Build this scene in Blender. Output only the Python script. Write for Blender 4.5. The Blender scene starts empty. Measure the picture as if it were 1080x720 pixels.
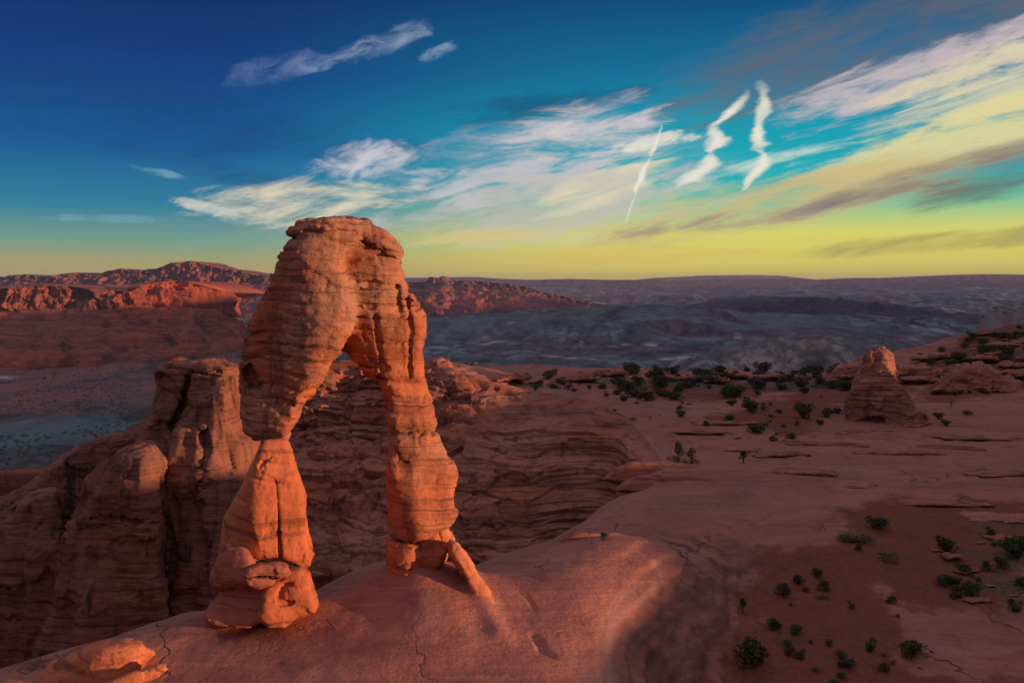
import bpy, math, random
import numpy as np
from math import radians as R

# ------------------------------------------------------------------ camera, sun, sky, exposure
SC = bpy.context.scene
COL = SC.collection
F = 935.0                      # focal length in photo pixels (1080 wide)
HCAM = 14.0                    # eye height above the slickrock
PITCH = math.atan(60 / F)      # the horizon sits 60 px above the picture centre
SP, CP = math.sin(PITCH), math.cos(PITCH)

cam_d = bpy.data.cameras.new('camera')
cam = bpy.data.objects.new('camera', cam_d)
COL.objects.link(cam)
cam.location = (0, 0, HCAM)
cam.rotation_euler = (R(90) - PITCH, 0, 0)
cam_d.sensor_width = 36
cam_d.lens = 36 * F / 1080
cam_d.clip_start = 0.5
cam_d.clip_end = 90000
SC.camera = cam

SUN_AZ = R(109)                # clockwise from the view direction: right, a little behind the camera
SUN_EL = R(4.4)
SUN_DIR = np.array([math.sin(SUN_AZ) * math.cos(SUN_EL), math.cos(SUN_AZ) * math.cos(SUN_EL), math.sin(SUN_EL)])
sun_d = bpy.data.lights.new('sun', 'SUN')
sun = bpy.data.objects.new('sun', sun_d)
COL.objects.link(sun)
sun_d.energy = 4.4
sun_d.angle = R(0.6)
sun_d.color = (1.0, 0.50, 0.26)
from mathutils import Vector
sun.rotation_euler = Vector(tuple(SUN_DIR)).to_track_quat('Z', 'Y').to_euler()

SC.view_settings.view_transform = 'Standard'
SC.view_settings.look = 'None'
SC.view_settings.exposure = 0.4
SC.view_settings.gamma = 1.0
SC.view_settings.use_curve_mapping = False
try:
    SC.cycles.volume_bounces = 0
    SC.cycles.max_bounces = 5
    SC.cycles.transparent_max_bounces = 8
    SC.cycles.use_denoising = True
except Exception:
    pass


def lin(r, g, b):
    f = lambda c: (c / 255 / 12.92) if c / 255 <= 0.04045 else ((c / 255 + 0.055) / 1.055) ** 2.4
    return (f(r), f(g), f(b))


class NT:
    """small helper for writing node trees as expressions"""
    def __init__(self, tree):
        self.t = tree
        tree.nodes.clear()

    def n(self, typ, **kw):
        nd = self.t.nodes.new(typ)
        for k, v in kw.items():
            setattr(nd, k, v)
        return nd

    def put(self, sock, val):
        if isinstance(val, bpy.types.NodeSocket):
            self.t.links.new(val, sock)
        elif val is not None:
            if isinstance(val, (tuple, list)) and sock.type == 'RGBA' and len(val) == 3:
                val = (*val, 1)
            sock.default_value = val

    def m(self, op, a, b=None, c=None, clamp=False):
        nd = self.n('ShaderNodeMath', operation=op, use_clamp=clamp)
        self.put(nd.inputs[0], a)
        self.put(nd.inputs[1], b)
        if c is not None:
            self.put(nd.inputs[2], c)
        return nd.outputs[0]

    def step(self, x, lo, hi, a=0.0, b=1.0):
        nd = self.n('ShaderNodeMapRange', interpolation_type='SMOOTHSTEP')
        self.put(nd.inputs[0], x)
        for i, v in enumerate((lo, hi, a, b)):
            self.put(nd.inputs[i + 1], v)
        return nd.outputs[0]

    def mix(self, f, a, b, blend='MIX'):
        nd = self.n('ShaderNodeMix', data_type='RGBA', blend_type=blend)
        self.put(nd.inputs[0], f)
        self.put(nd.inputs[6], a)
        self.put(nd.inputs[7], b)
        return nd.outputs[2]

    def vec(self, x, y, z):
        nd = self.n('ShaderNodeCombineXYZ')
        for i, v in enumerate((x, y, z)):
            self.put(nd.inputs[i], v)
        return nd.outputs[0]

    def sep(self, v):
        nd = self.n('ShaderNodeSeparateXYZ')
        self.put(nd.inputs[0], v)
        return nd.outputs

    def vscale(self, v, s):
        nd = self.n('ShaderNodeVectorMath', operation='MULTIPLY')
        self.put(nd.inputs[0], v)
        nd.inputs[1].default_value = s if isinstance(s, (tuple, list)) else (s, s, s)
        return nd.outputs[0]

    def noise(self, v, scale=1.0, detail=4, rough=0.55, dist=0.0, dims='3D'):
        nd = self.n('ShaderNodeTexNoise', noise_dimensions=dims)
        self.put(nd.inputs['Vector'], v)
        nd.inputs['Scale'].default_value = scale
        nd.inputs['Detail'].default_value = detail
        nd.inputs['Roughness'].default_value = rough
        nd.inputs['Distortion'].default_value = dist
        return nd.outputs['Fac']

    def ramp(self, x, stops):
        nd = self.n('ShaderNodeValToRGB')
        e = nd.color_ramp.elements
        while len(e) > 1:
            e.remove(e[-1])
        e[0].position, e[0].color = stops[0][0], (*stops[0][1], 1)
        for p, c in stops[1:]:
            s = e.new(p)
            s.color = (*c, 1)
        self.put(nd.inputs[0], x)
        return nd.outputs[0]


# ---- the evening sky
def pix_ang(u, v):
    """photo pixel -> azimuth, elevation in degrees"""
    cx, cy = (u - 540) / F, (360 - v) / F
    y, z = CP + SP * cy, -SP + CP * cy
    return math.degrees(math.atan2(cx, y)), math.degrees(math.atan2(z, math.hypot(cx, y)))


world = bpy.data.worlds.new('World')
SC.world = world
world.use_nodes = True
W = NT(world.node_tree)
tc = W.n('ShaderNodeTexCoord')
dx, dy, dz = W.sep(tc.outputs['Generated'])
az = W.m('MULTIPLY', W.m('ARCTAN2', dx, dy), 180 / math.pi)
el = W.m('MULTIPLY', W.m('ARCSINE', dz), 180 / math.pi)
elf = W.m('DIVIDE', el, 40.0, clamp=True)
AMB = lin(164, 148, 165)
left = W.ramp(elf, [(0, lin(205, 178, 88)), (1.2 / 40, lin(176, 168, 96)), (2.6 / 40, lin(112, 160, 138)),
                    (4.6 / 40, lin(32, 128, 156)), (8 / 40, lin(0, 90, 150)), (12.5 / 40, lin(0, 62, 128)),
                    (18 / 40, lin(0, 40, 98)), (26 / 40, lin(40, 60, 105)), (1, AMB)])
right = W.ramp(elf, [(0, lin(222, 194, 60)), (1.3 / 40, lin(232, 212, 86)), (3.2 / 40, lin(222, 218, 104)),
                     (5.0 / 40, lin(110, 196, 156)), (6.6 / 40, lin(6, 176, 184)), (9.5 / 40, lin(0, 156, 178)),
                     (13 / 40, lin(0, 112, 154)), (18 / 40, lin(0, 66, 114)), (26 / 40, lin(50, 75, 105)), (1, AMB)])
sky = W.mix(W.step(az, -20.0, 9.0), left, right)
# away from the picture the dome turns into an even dusk lavender
back = W.ramp(elf, [(0, lin(58, 46, 56)), (14 / 40, lin(74, 62, 78)), (1, AMB)])
sky = W.mix(W.step(W.m('ABSOLUTE', az), 40.0, 75.0), sky, back)


def rot_noise(tilt, sa, sb, off, detail=6, rough=0.6, dist=0.6):
    c, s = math.cos(R(tilt)), math.sin(R(tilt))
    a = W.m('ADD', W.m('MULTIPLY', az, c * sa), W.m('MULTIPLY', el, s * sa))
    b = W.m('ADD', W.m('MULTIPLY', az, -s * sb), W.m('MULTIPLY', el, c * sb))
    return W.noise(W.vec(a, b, off), 1.0, detail, rough, dist)


n_streak = rot_noise(13, 0.10, 0.62, 3.1, 7, 0.6, 0.9)
n_bank = rot_noise(9, 0.13, 0.55, 9.7, 7, 0.62, 1.2)
n_puff = rot_noise(16, 0.45, 0.95, 21.3, 6, 0.62, 0.8)


n_fine = rot_noise(12, 0.55, 2.6, 40.3, 5, 0.65, 0.6)


def cloud(col, noise, u, v, su, sv, tilt, lo, hi, op, c):
    a0, e0 = pix_ang(u, v)
    k = F * math.pi / 180
    cs, sn = math.cos(R(tilt)), math.sin(R(tilt))
    da, de = W.m('SUBTRACT', az, a0), W.m('SUBTRACT', el, e0)
    p = W.m('ADD', W.m('MULTIPLY', da, cs * k / su), W.m('MULTIPLY', de, sn * k / su))
    q = W.m('ADD', W.m('MULTIPLY', da, -sn * k / sv), W.m('MULTIPLY', de, cs * k / sv))
    r2 = W.m('ADD', W.m('MULTIPLY', p, p), W.m('MULTIPLY', q, q))
    mask = W.step(r2, 2.2, 0.0)
    # the mask raises the noise over its threshold, so that edges stay ragged
    nn = W.m('ADD', noise, W.m('MULTIPLY', W.m('SUBTRACT', n_fine, 0.5), 0.30))
    f = W.step(W.m('ADD', nn, W.m('MULTIPLY', W.m('SUBTRACT', mask, 1.0), 0.42)), lo, hi + 0.08)
    return W.mix(W.m('MULTIPLY', W.m('MULTIPLY', f, W.step(mask, 0.0, 0.3)), op), col, lin(*c))


for a in [
    (n_bank, 570, 112, 130, 16, 6, .30, .55, .55, (6, 46, 96)),
    (n_bank, 250, 185, 190, 12, -12, .30, .6, .45, (6, 62, 112)),
    (n_streak, 965, 34, 240, 48, 12, .16, .60, .80, (98, 100, 112)),
    (n_bank, 545, 190, 180, 56, 8, .25, .60, .75, (168, 172, 188)),
    (n_bank, 605, 165, 115, 52, 16, .30, .58, .88, (222, 208, 208)),
    (n_bank, 580, 222, 210, 38, 4, .26, .56, .85, (212, 202, 178)),
    (n_streak, 640, 192, 80, 22, 22, .26, .50, .9, (242, 226, 182)),
    (n_bank, 470, 195, 60, 26, -20, .36, .55, .8, (216, 212, 214)),
    (n_streak, 180, 120, 280, 34, -8, .32, .66, .40, (2, 40, 92)),
    (n_streak, 110, 85, 210, 34, 6, .42, .70, .22, (40, 96, 160)),
    (n_bank, 470, 214, 280, 42, 6, .26, .72, .55, (156, 174, 184)),
    (n_bank, 318, 214, 120, 24, 4, .32, .60, .85, (236, 222, 188)),
    (n_puff, 385, 168, 54, 19, 12, .22, .60, .80, (222, 216, 222)),
    (n_puff, 400, 46, 80, 11, 20, .28, .70, .65, (170, 186, 206)),
    (n_puff, 290, 72, 60, 14, 14, .26, .72, .5, (130, 150, 190)),
    (n_puff, 463, 55, 22, 7, 24, .26, .66, .6, (170, 190, 210)),
    (n_streak, 980, 78, 150, 26, 13, .26, .46, .85, (206, 192, 194)),
    (n_streak, 1040, 72, 100, 17, 15, .24, .42, .85, (222, 212, 176)),
    (n_streak, 1030, 108, 110, 16, 13, .30, .46, .80, (216, 208, 176)),
    (n_streak, 1010, 150, 150, 30, 13, .26, .46, .92, (226, 216, 156)),
    (n_streak, 830, 212, 190, 26, 9, .22, .44, .88, (206, 186, 128)),
    (n_streak, 770, 232, 120, 10, 6, .28, .48, .70, (150, 140, 128)),
    (n_streak, 1010, 180, 150, 15, 13, .24, .58, .75, (104, 104, 110)),
    (n_streak, 1060, 196, 100, 15, 9, .24, .58, .75, (96, 92, 96)),
    (n_streak, 1010, 254, 150, 10, 4, .24, .58, .55, (136, 122, 78)),
    (n_streak, 650, 270, 200, 10, 2, .30, .55, .5, (226, 188, 90)),
    (n_bank, 470, 250, 110, 9, 2, .28, .5, .7, (226, 206, 116)),
    (n_streak, 850, 168, 80, 14, 10, .38, .56, .8, (204, 222, 206)),
    (n_puff, 690, 150, 50, 8, 8, .30, .5, .7, (236, 230, 214)),
    (n_puff, 216, 219, 34, 6, -12, .24, .48, .7, (206, 210, 200)),
    (n_puff, 168, 182, 26, 4, -10, .26, .5, .55, (130, 180, 196)),
    (n_puff, 130, 231, 80, 4, 0, .26, .5, .5, (120, 170, 180)),
]:
    sky = cloud(sky, *a)


def trail(col, stops, c):
    """a wind-bent vapour trail: (v, u, half width, density) from top to bottom"""
    us = [p[1] for p in stops]
    a0, a1 = pix_ang(min(us), 160)[0], pix_ang(max(us), 160)[0]
    e1, e0 = pix_ang(stops[0][1], stops[0][0])[1], pix_ang(stops[-1][1], stops[-1][0])[1]
    st = []
    for v, u, w, o in stops:
        a, e = pix_ang(u, v)
        st.append(((e - e0) / (e1 - e0), ((a - a0) / (a1 - a0), w / 20, o)))
    st.sort()
    ra = W.ramp(W.m('DIVIDE', W.m('SUBTRACT', W.m('ADD', el, W.m('MULTIPLY', W.m('SUBTRACT', n_fine, 0.5), 0.5)), e0), e1 - e0, clamp=True), st)
    sp = W.n('ShaderNodeSeparateColor')
    W.put(sp.inputs[0], ra)
    ce = W.m('ADD', W.m('MULTIPLY', sp.outputs[0], a1 - a0), a0)
    da = W.m('ABSOLUTE', W.m('SUBTRACT', W.m('ADD', az, W.m('MULTIPLY', W.m('SUBTRACT', n_puff, 0.5), 0.7)), W.m('ADD', ce, 0.0)))
    wd = W.m('MULTIPLY', sp.outputs[1], 20 / F * 180 / math.pi)
    q = W.m('DIVIDE', da, W.m('ADD', wd, 0.004))
    q = W.m('ADD', q, W.m('MULTIPLY', W.m('SUBTRACT', n_fine, 0.5), 1.6))
    f = W.m('MULTIPLY', W.step(q, 1.5, 0.15), W.m('MULTIPLY', sp.outputs[2], 0.95))
    inside = W.m('MULTIPLY', W.m('GREATER_THAN', el, e0), W.m('LESS_THAN', el, e1))
    return W.mix(W.m('MULTIPLY', f, inside), col, lin(*c))


sky = trail(sky, [(94, 789, 2, 0), (103, 784, 5, .6), (112, 777, 6, .9), (119, 771, 6, 1), (128, 758, 5, .9), (134, 750, 5, .6), (140, 753, 7, .9), (147, 760, 12, 1), (153, 757, 10, 1), (158, 748, 5, .9), (162, 749, 3, .3),
                  (168, 750, 7, .9), (174, 749, 11, 1), (180, 741, 12, 1), (186, 731, 11, 1), (191, 726, 13, 1), (195, 718, 6, .6), (199, 711, 2, 0)], (238, 230, 214))
sky = trail(sky, [(84, 801, 3, 0), (92, 803, 7, .35), (100, 805, 4, .6), (108, 806, 6, .9), (120, 805, 7, .8), (127, 802, 4, .7), (135, 800, 4, .9), (143, 800, 7, 1), (149, 799, 7, .9), (153, 803, 8, .8), (158, 797, 6, .4), (162, 805, 3, .7),
                  (168, 806, 6, 1), (175, 803, 9, 1), (183, 795, 8, 1), (191, 789, 5, .9), (199, 784, 2, .6), (204, 782, 1, 0)], (240, 234, 212))
sky = trail(sky, [(128, 701, 1, 0), (140, 697, 1.2, .5), (152, 692, 1.6, .8), (160, 688, 3, .9), (166, 686, 1, .2), (176, 680, 3, 1), (190, 675, 3.6, 1), (201, 671, 2, .9), (207, 669, .8, .1), (213, 667, 1.5, .5), (230, 661, 1.4, .5), (240, 659, .5, 0)], (240, 236, 216))
sky = W.mix(W.step(el, -0.3, -3.0), sky, lin(70, 52, 56))
nish = W.n('ShaderNodeTexSky', sky_type='NISHITA')
nish.sun_disc = False
nish.sun_elevation = SUN_EL
nish.sun_rotation = SUN_AZ
bg1, bg2 = W.n('ShaderNodeBackground'), W.n('ShaderNodeBackground')
W.put(bg1.inputs[0], sky)
bg1.inputs[1].default_value = 0.76
W.put(bg2.inputs[0], nish.outputs[0])
bg2.inputs[1].default_value = 0.0
wo = W.n('ShaderNodeOutputWorld')
W.t.links.new(bg1.outputs[0], wo.inputs[0])
world.node_tree.nodes.remove(nish)
world.node_tree.nodes.remove(bg2)

# ------------------------------------------------------------------ helpers
rng = np.random.default_rng(7)
random.seed(7)
T3 = rng.random((64, 64, 64)).astype(np.float32) * 2 - 1
T1 = rng.random(4096).astype(np.float32) * 2 - 1


def vnoise(p, scale=1.0, seed=0):
    p = np.asarray(p, np.float32) / np.asarray(scale, np.float32) + np.float32(seed * 7.31)
    i = np.floor(p).astype(np.int64)
    f = (p - i).astype(np.float32)
    f = f * f * f * (f * (f * 6 - 15) + 10)
    i &= 63
    j = (i + 1) & 63
    fx, fy, fz = f[..., 0], f[..., 1], f[..., 2]
    g = lambda a, b, c: T3[a[..., 0], b[..., 1], c[..., 2]]
    x00 = g(i, i, i) * (1 - fx) + g(j, i, i) * fx
    x10 = g(i, j, i) * (1 - fx) + g(j, j, i) * fx
    x01 = g(i, i, j) * (1 - fx) + g(j, i, j) * fx
    x11 = g(i, j, j) * (1 - fx) + g(j, j, j) * fx
    return (x00 * (1 - fy) + x10 * fy) * (1 - fz) + (x01 * (1 - fy) + x11 * fy) * fz


def fbm(p, scale=1.0, octv=4, gain=0.5, seed=0):
    s, a, tot = np.asarray(scale, np.float32), 1.0, 0
    out = 0
    for o in range(octv):
        out = out + a * vnoise(p, s, seed + o * 3)
        tot += a
        a *= gain
        s = s / 2.03
    return out / tot


def noise1(x, scale=1.0, seed=0):
    x = np.asarray(x, np.float64) / scale + seed * 131.7
    i = np.floor(x).astype(np.int64)
    f = x - i
    f = f * f * (3 - 2 * f)
    return T1[i & 4095] * (1 - f) + T1[(i + 1) & 4095] * f


def strata(z, t=1.0, seed=0):
    """bedding: a soft sum of ledges, -1..1"""
    a = noise1(z, 1.0 * t, seed)
    b = noise1(z, 0.38 * t, seed + 5)
    c = noise1(z, 0.15 * t, seed + 9)
    sh = lambda q: np.sign(q) * np.abs(q) ** 0.6
    return 0.55 * sh(a) + 0.3 * sh(b) + 0.15 * c


def worley(p, scale, seed=0):
    """F2-F1 of a jittered grid: small in the joints between blocks"""
    p = np.asarray(p, np.float32) / np.asarray(scale, np.float32) + seed * 3.77
    i = np.floor(p).astype(np.int64)
    f1 = np.full(p.shape[:-1], 9.0, np.float32)
    f2 = f1.copy()
    for a in (-1, 0, 1):
        for b in (-1, 0, 1):
            for c in (-1, 0, 1):
                q = i + np.array([a, b, c])
                k = q & 63
                j = np.stack([T3[k[..., 0], k[..., 1], k[..., 2]], T3[k[..., 1], k[..., 2], k[..., 0]],
                              T3[k[..., 2], k[..., 0], k[..., 1]]], -1) * 0.4 + 0.5
                d = np.sqrt((((q + j) - p) ** 2).sum(-1)).astype(np.float32)
                f2 = np.minimum(f2, np.maximum(f1, d))
                f1 = np.minimum(f1, d)
    return f2 - f1


def ss(x, a, b):
    t = np.clip((x - a) / (b - a), 0, 1)
    return t * t * (3 - 2 * t)


def at(u, v, Y):
    cx, cy = (np.asarray(u, float) - 540) / F, (360 - np.asarray(v, float)) / F
    y, z = CP + SP * cy, -SP + CP * cy
    k = np.asarray(Y, float) / y
    return np.stack([cx * k, np.asarray(Y, float) + 0 * k, HCAM + z * k], -1)


def at_drop(u, v, drop):
    cx, cy = (u - 540) / F, (360 - v) / F
    y, z = CP + SP * cy, -SP + CP * cy
    k = -drop / z
    return np.array([cx * k, y * k, HCAM - drop])


def proj(p):
    x, y, z = p[..., 0], p[..., 1], p[..., 2] - HCAM
    d = y * CP - z * SP
    h = y * SP + z * CP
    return 540 + F * x / d, 360 - F * h / d


def mesh_np(name, verts, quads, mat, parent=None, smooth=True, tris=False):
    me = bpy.data.meshes.new(name)
    k = quads.shape[1]
    me.vertices.add(len(verts))
    me.vertices.foreach_set('co', np.asarray(verts, np.float32).ravel())
    me.loops.add(len(quads) * k)
    me.loops.foreach_set('vertex_index', quads.astype(np.int32).ravel())
    me.polygons.add(len(quads))
    me.polygons.foreach_set('loop_start', np.arange(0, len(quads) * k, k, dtype=np.int32))
    me.polygons.foreach_set('use_smooth', np.full(len(quads), smooth, bool))
    me.update(calc_edges=True)
    me.validate()
    if mat:
        me.materials.append(mat)
    o = bpy.data.objects.new(name, me)
    COL.objects.link(o)
    if parent:
        o.parent = parent
    return o


def attr(o, name, vals):
    a = o.data.attributes.new(name, 'FLOAT', 'POINT')
    a.data.foreach_set('value', np.asarray(vals, np.float32).ravel())


def tag(o, label, cat, group=None, kind=None):
    if label:
        o['label'] = label
    if cat:
        o['category'] = cat
    if group:
        o['group'] = group
    if kind:
        o['kind'] = kind
    return o


def empty(name, loc, label=None, cat=None, group=None):
    o = bpy.data.objects.new(name, None)
    COL.objects.link(o)
    o.location = loc
    o.empty_display_size = 0.2
    return tag(o, label, cat, group)


def part(name, verts, quads, mat, root, **k):
    """a mesh whose coordinates are world ones, hung under a root Empty"""
    return mesh_np(name, np.asarray(verts) - np.array(root.location), quads, mat, root, **k)


# ---- signed distance rocks
def sdf2(poly, step=1.0, pad=40):
    """sampled signed distance (px) to a polygon; returns a lookup function"""
    P = np.array(poly, float)
    lo, hi = P.min(0) - pad, P.max(0) + pad
    us, vs = np.arange(lo[0], hi[0] + step, step), np.arange(lo[1], hi[1] + step, step)
    U, V = np.meshgrid(us, vs, indexing='ij')
    d = np.full(U.shape, 1e9)
    ins = np.zeros(U.shape, bool)
    for a, b in zip(P, np.roll(P, -1, 0)):
        ab = b - a
        t = np.clip(((U - a[0]) * ab[0] + (V - a[1]) * ab[1]) / (ab @ ab + 1e-9), 0, 1)
        d = np.minimum(d, np.hypot(U - a[0] - t * ab[0], V - a[1] - t * ab[1]))
        c = (a[1] > V) != (b[1] > V)
        ins ^= c & (U < (b[0] - a[0]) * (V - a[1]) / (b[1] - a[1] + 1e-12) + a[0])
    d = np.where(ins, -d, d).astype(np.float32)

    def look(u, v):
        x = np.clip((u - us[0]) / step, 0, len(us) - 1.001)
        y = np.clip((v - vs[0]) / step, 0, len(vs) - 1.001)
        i, j = x.astype(np.int32), y.astype(np.int32)
        fx, fy = x - i, y - j
        return (d[i, j] * (1 - fx) + d[i + 1, j] * fx) * (1 - fy) + (d[i, j + 1] * (1 - fx) + d[i + 1, j + 1] * fx) * fy
    return look


def smax(a, b, k):
    h = np.maximum(k - np.abs(a - b), 0)
    return np.maximum(a, b) + h * h / (4 * k)


def smin(a, b, k):
    return -smax(-a, -b, k)


class Piece:
    """outline in photo pixels with its own front planes (ref u, v, Y, dY/dx, dY/dz), back Y and edge rounding"""
    def __init__(self, poly, fronts, yb, r=0.6, cracks=()):
        self.poly, self.yb, self.r = poly, yb, r
        self.look = sdf2(poly)
        self.fr = []
        for (u, v, Y, mx, mz) in fronts:
            p = at(u, v, Y)
            self.fr.append((p[0], p[2], Y, mx, mz))
        self.cr = [(sdf2(c), dep) for c, dep in cracks]

    def bounds(self):
        P = np.array(self.poly, float)
        yf = min(f[2] for f in self.fr) - 1.5
        q = np.concatenate([at(P[:, 0], P[:, 1], yf), at(P[:, 0], P[:, 1], self.yb)])
        lo, hi = q.min(0), q.max(0)
        lo[1], hi[1] = yf - 1.0, self.yb
        return lo, hi

    def sdf(self, x, y, z, u, v):
        sc = np.maximum(y, 1) / F
        d = self.look(u, v) * sc
        front = None
        for (x0, z0, Y, mx, mz) in self.fr:
            Yf = Y + mx * (x - x0) + mz * (z - z0)
            nf = (Yf - y) / math.sqrt(1 + mx * mx + mz * mz)
            d = smax(d, nf, self.r)
            front = Yf if front is None else np.maximum(front, Yf)
        d = smax(d, (y - self.yb) * 1.0, self.r)
        for look, dep in self.cr:
            c = np.maximum(look(u, v) * sc, y - front - dep)
            d = np.maximum(d, -c)
        return d


def nets(S, org, h):
    """naive surface nets"""
    ins = S < 0
    n = np.zeros(tuple(s - 1 for s in S.shape), np.int8)
    sl = lambda a, k: slice(a, a + k - 1)
    for a in (0, 1):
        for b in (0, 1):
            for c in (0, 1):
                n += ins[sl(a, S.shape[0]), sl(b, S.shape[1]), sl(c, S.shape[2])]
    act = (n > 0) & (n < 8)
    idx = np.argwhere(act)
    vid = np.full(act.shape, -1, np.int32)
    vid[act] = np.arange(len(idx))
    val = {}
    for a in (0, 1):
        for b in (0, 1):
            for c in (0, 1):
                val[a, b, c] = S[idx[:, 0] + a, idx[:, 1] + b, idx[:, 2] + c]
    acc, cnt = np.zeros((len(idx), 3)), np.zeros(len(idx))
    for p, q in [(p, q) for p in val for q in val if p < q and sum(abs(i - j) for i, j in zip(p, q)) == 1]:
        s0, s1 = val[p], val[q]
        mk = (s0 < 0) != (s1 < 0)
        t = np.where(mk, s0 / np.where(mk, s0 - s1, 1), 0)
        pos = np.array(p)[None] + t[:, None] * (np.array(q) - np.array(p))[None]
        acc[mk] += pos[mk]
        cnt[mk] += 1
    verts = (idx + acc / cnt[:, None]) * h + org
    quads = []
    for ax in range(3):
        o1, o2 = [k for k in range(3) if k != ax]
        s0 = [slice(None)] * 3
        s1 = [slice(None)] * 3
        s0[ax], s1[ax] = slice(0, -1), slice(1, None)
        for k in (o1, o2):
            s0[k] = s1[k] = slice(1, -1)
        ch = ins[tuple(s0)] != ins[tuple(s1)]
        e = np.argwhere(ch)
        pos = ins[tuple(s0)][ch]
        e[:, o1] += 1
        e[:, o2] += 1
        def cell(d1, d2):
            k = e.copy()
            k[:, o1] += d1
            k[:, o2] += d2
            return vid[k[:, 0], k[:, 1], k[:, 2]]
        q = np.stack([cell(-1, -1), cell(0, -1), cell(0, 0), cell(-1, 0)], 1)
        flip = pos if ax != 1 else ~pos
        q[~flip] = q[~flip][:, ::-1]
        quads.append(q)
    return verts, np.concatenate(quads)


def normals(v, q):
    n = np.cross(v[q[:, 2]] - v[q[:, 0]], v[q[:, 3]] - v[q[:, 1]])
    out = np.zeros_like(v)
    for k in range(q.shape[1]):
        for c in range(3):
            out[:, c] += np.bincount(q[:, k], n[:, c], len(v))
    return out / (np.linalg.norm(out, axis=1, keepdims=True) + 1e-12)


def relax(v, q, it=2, w=0.5):
    for _ in range(it):
        acc, cnt = np.zeros_like(v), np.zeros(len(v))
        for k in range(4):
            a, b = q[:, k], q[:, (k + 1) % 4]
            for c in range(3):
                acc[:, c] += np.bincount(a, v[b, c], len(v))
            cnt += np.bincount(a, minlength=len(v))
        v = v * (1 - w) + w * acc / np.maximum(cnt, 1)[:, None]
    return v


def rock(pieces, h, k=0.4, warp=0.0, wscale=3.0, it=2, fn=None):
    """union of pieces -> verts, quads (outward)"""
    bs = [p.bounds() for p in pieces]
    lo = np.min([b[0] for b in bs], 0) - 4 * h
    hi = np.max([b[1] for b in bs], 0) + 4 * h
    xs, ys, zs = [np.arange(lo[i], hi[i], h) for i in range(3)]
    S = np.empty((len(xs), len(ys), len(zs)), np.float32)
    for i0 in range(0, len(xs), 32):
        X, Y, Z = np.meshgrid(xs[i0:i0 + 32], ys, zs, indexing='ij')
        P = np.stack([X, Y, Z], -1)
        if warp:
            w = warp
            P = P + w * np.stack([vnoise(P, wscale, 1), vnoise(P, wscale, 2), vnoise(P, wscale, 3)], -1)
        u, v = proj(P)
        d = None
        for p in pieces:
            e = p.sdf(P[..., 0], P[..., 1], P[..., 2], u, v)
            d = e if d is None else smin(d, e, k)
        if fn is not None:
            d = fn(d, P, u, v)
        S[i0:i0 + 32] = d
    S[0], S[-1], S[:, 0], S[:, -1], S[:, :, 0], S[:, :, -1] = (9,) * 6
    v, q = nets(S, lo, h)
    v = relax(v, q, it)
    return v, q


def blocks(p, scale, seed=0):
    """a random step for every joint-bounded block, and the joint distance"""
    p = np.asarray(p, np.float32)
    p = p + 0.22 * np.asarray(scale, np.float32) * np.stack([vnoise(p, scale, seed + 1), vnoise(p, scale, seed + 2), vnoise(p, scale, seed + 3)], -1)
    p = p / np.asarray(scale, np.float32) + seed * 3.77
    i = np.floor(p).astype(np.int64)
    f1 = np.full(p.shape[:-1], 9.0, np.float32)
    idv = np.zeros_like(f1)
    tilt = np.zeros(p.shape, np.float32)
    for a in (-1, 0, 1):
        for b in (-1, 0, 1):
            for c in (-1, 0, 1):
                q = i + np.array([a, b, c])
                k = q & 63
                j = np.stack([T3[k[..., 0], k[..., 1], k[..., 2]], T3[k[..., 1], k[..., 2], k[..., 0]], T3[k[..., 2], k[..., 0], k[..., 1]]], -1)
                e = p - (q + j * 0.4 + 0.5)
                d = np.abs(e).max(-1) * 0.6 + np.sqrt((e ** 2).sum(-1)) * 0.4
                m_ = d < f1
                idv = np.where(m_, T3[k[..., 2], k[..., 1], k[..., 0]] + 0.8 * (e * j[..., ::-1]).sum(-1), idv)
                f1 = np.where(m_, d, f1)
    return idv


def bedgap(zz, v, t, seed, pres=0.55):
    """narrow weathered-out bedding planes, here and there along each bed; <= 0"""
    q = (zz + 0.75 * t * noise1(zz, 2.3 * t, seed) + 0.35 * t * vnoise(v, 3.5 * t, seed + 2)) / t
    fr = np.abs(q - np.round(q)) * t
    wid = 0.035 * t + 0.03
    on = ss(vnoise(np.stack([v[:, 0], v[:, 1], np.round(q) * 9.7], -1), (3.2 * t, 3.2 * t, 1.0), seed) * 0.5 + 0.5, 1 - pres - 0.15, 1 - pres + 0.15)
    return -on * np.exp(-(fr / wid) ** 2)


def buttress(v, s, seed):
    """vertical clefts between rounded ribs"""
    f = fbm(v * np.array([1, 1, 0.12]), s, 3, 0.55, seed)
    return np.abs(f) ** 0.6 * 1.6 - 0.6


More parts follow.
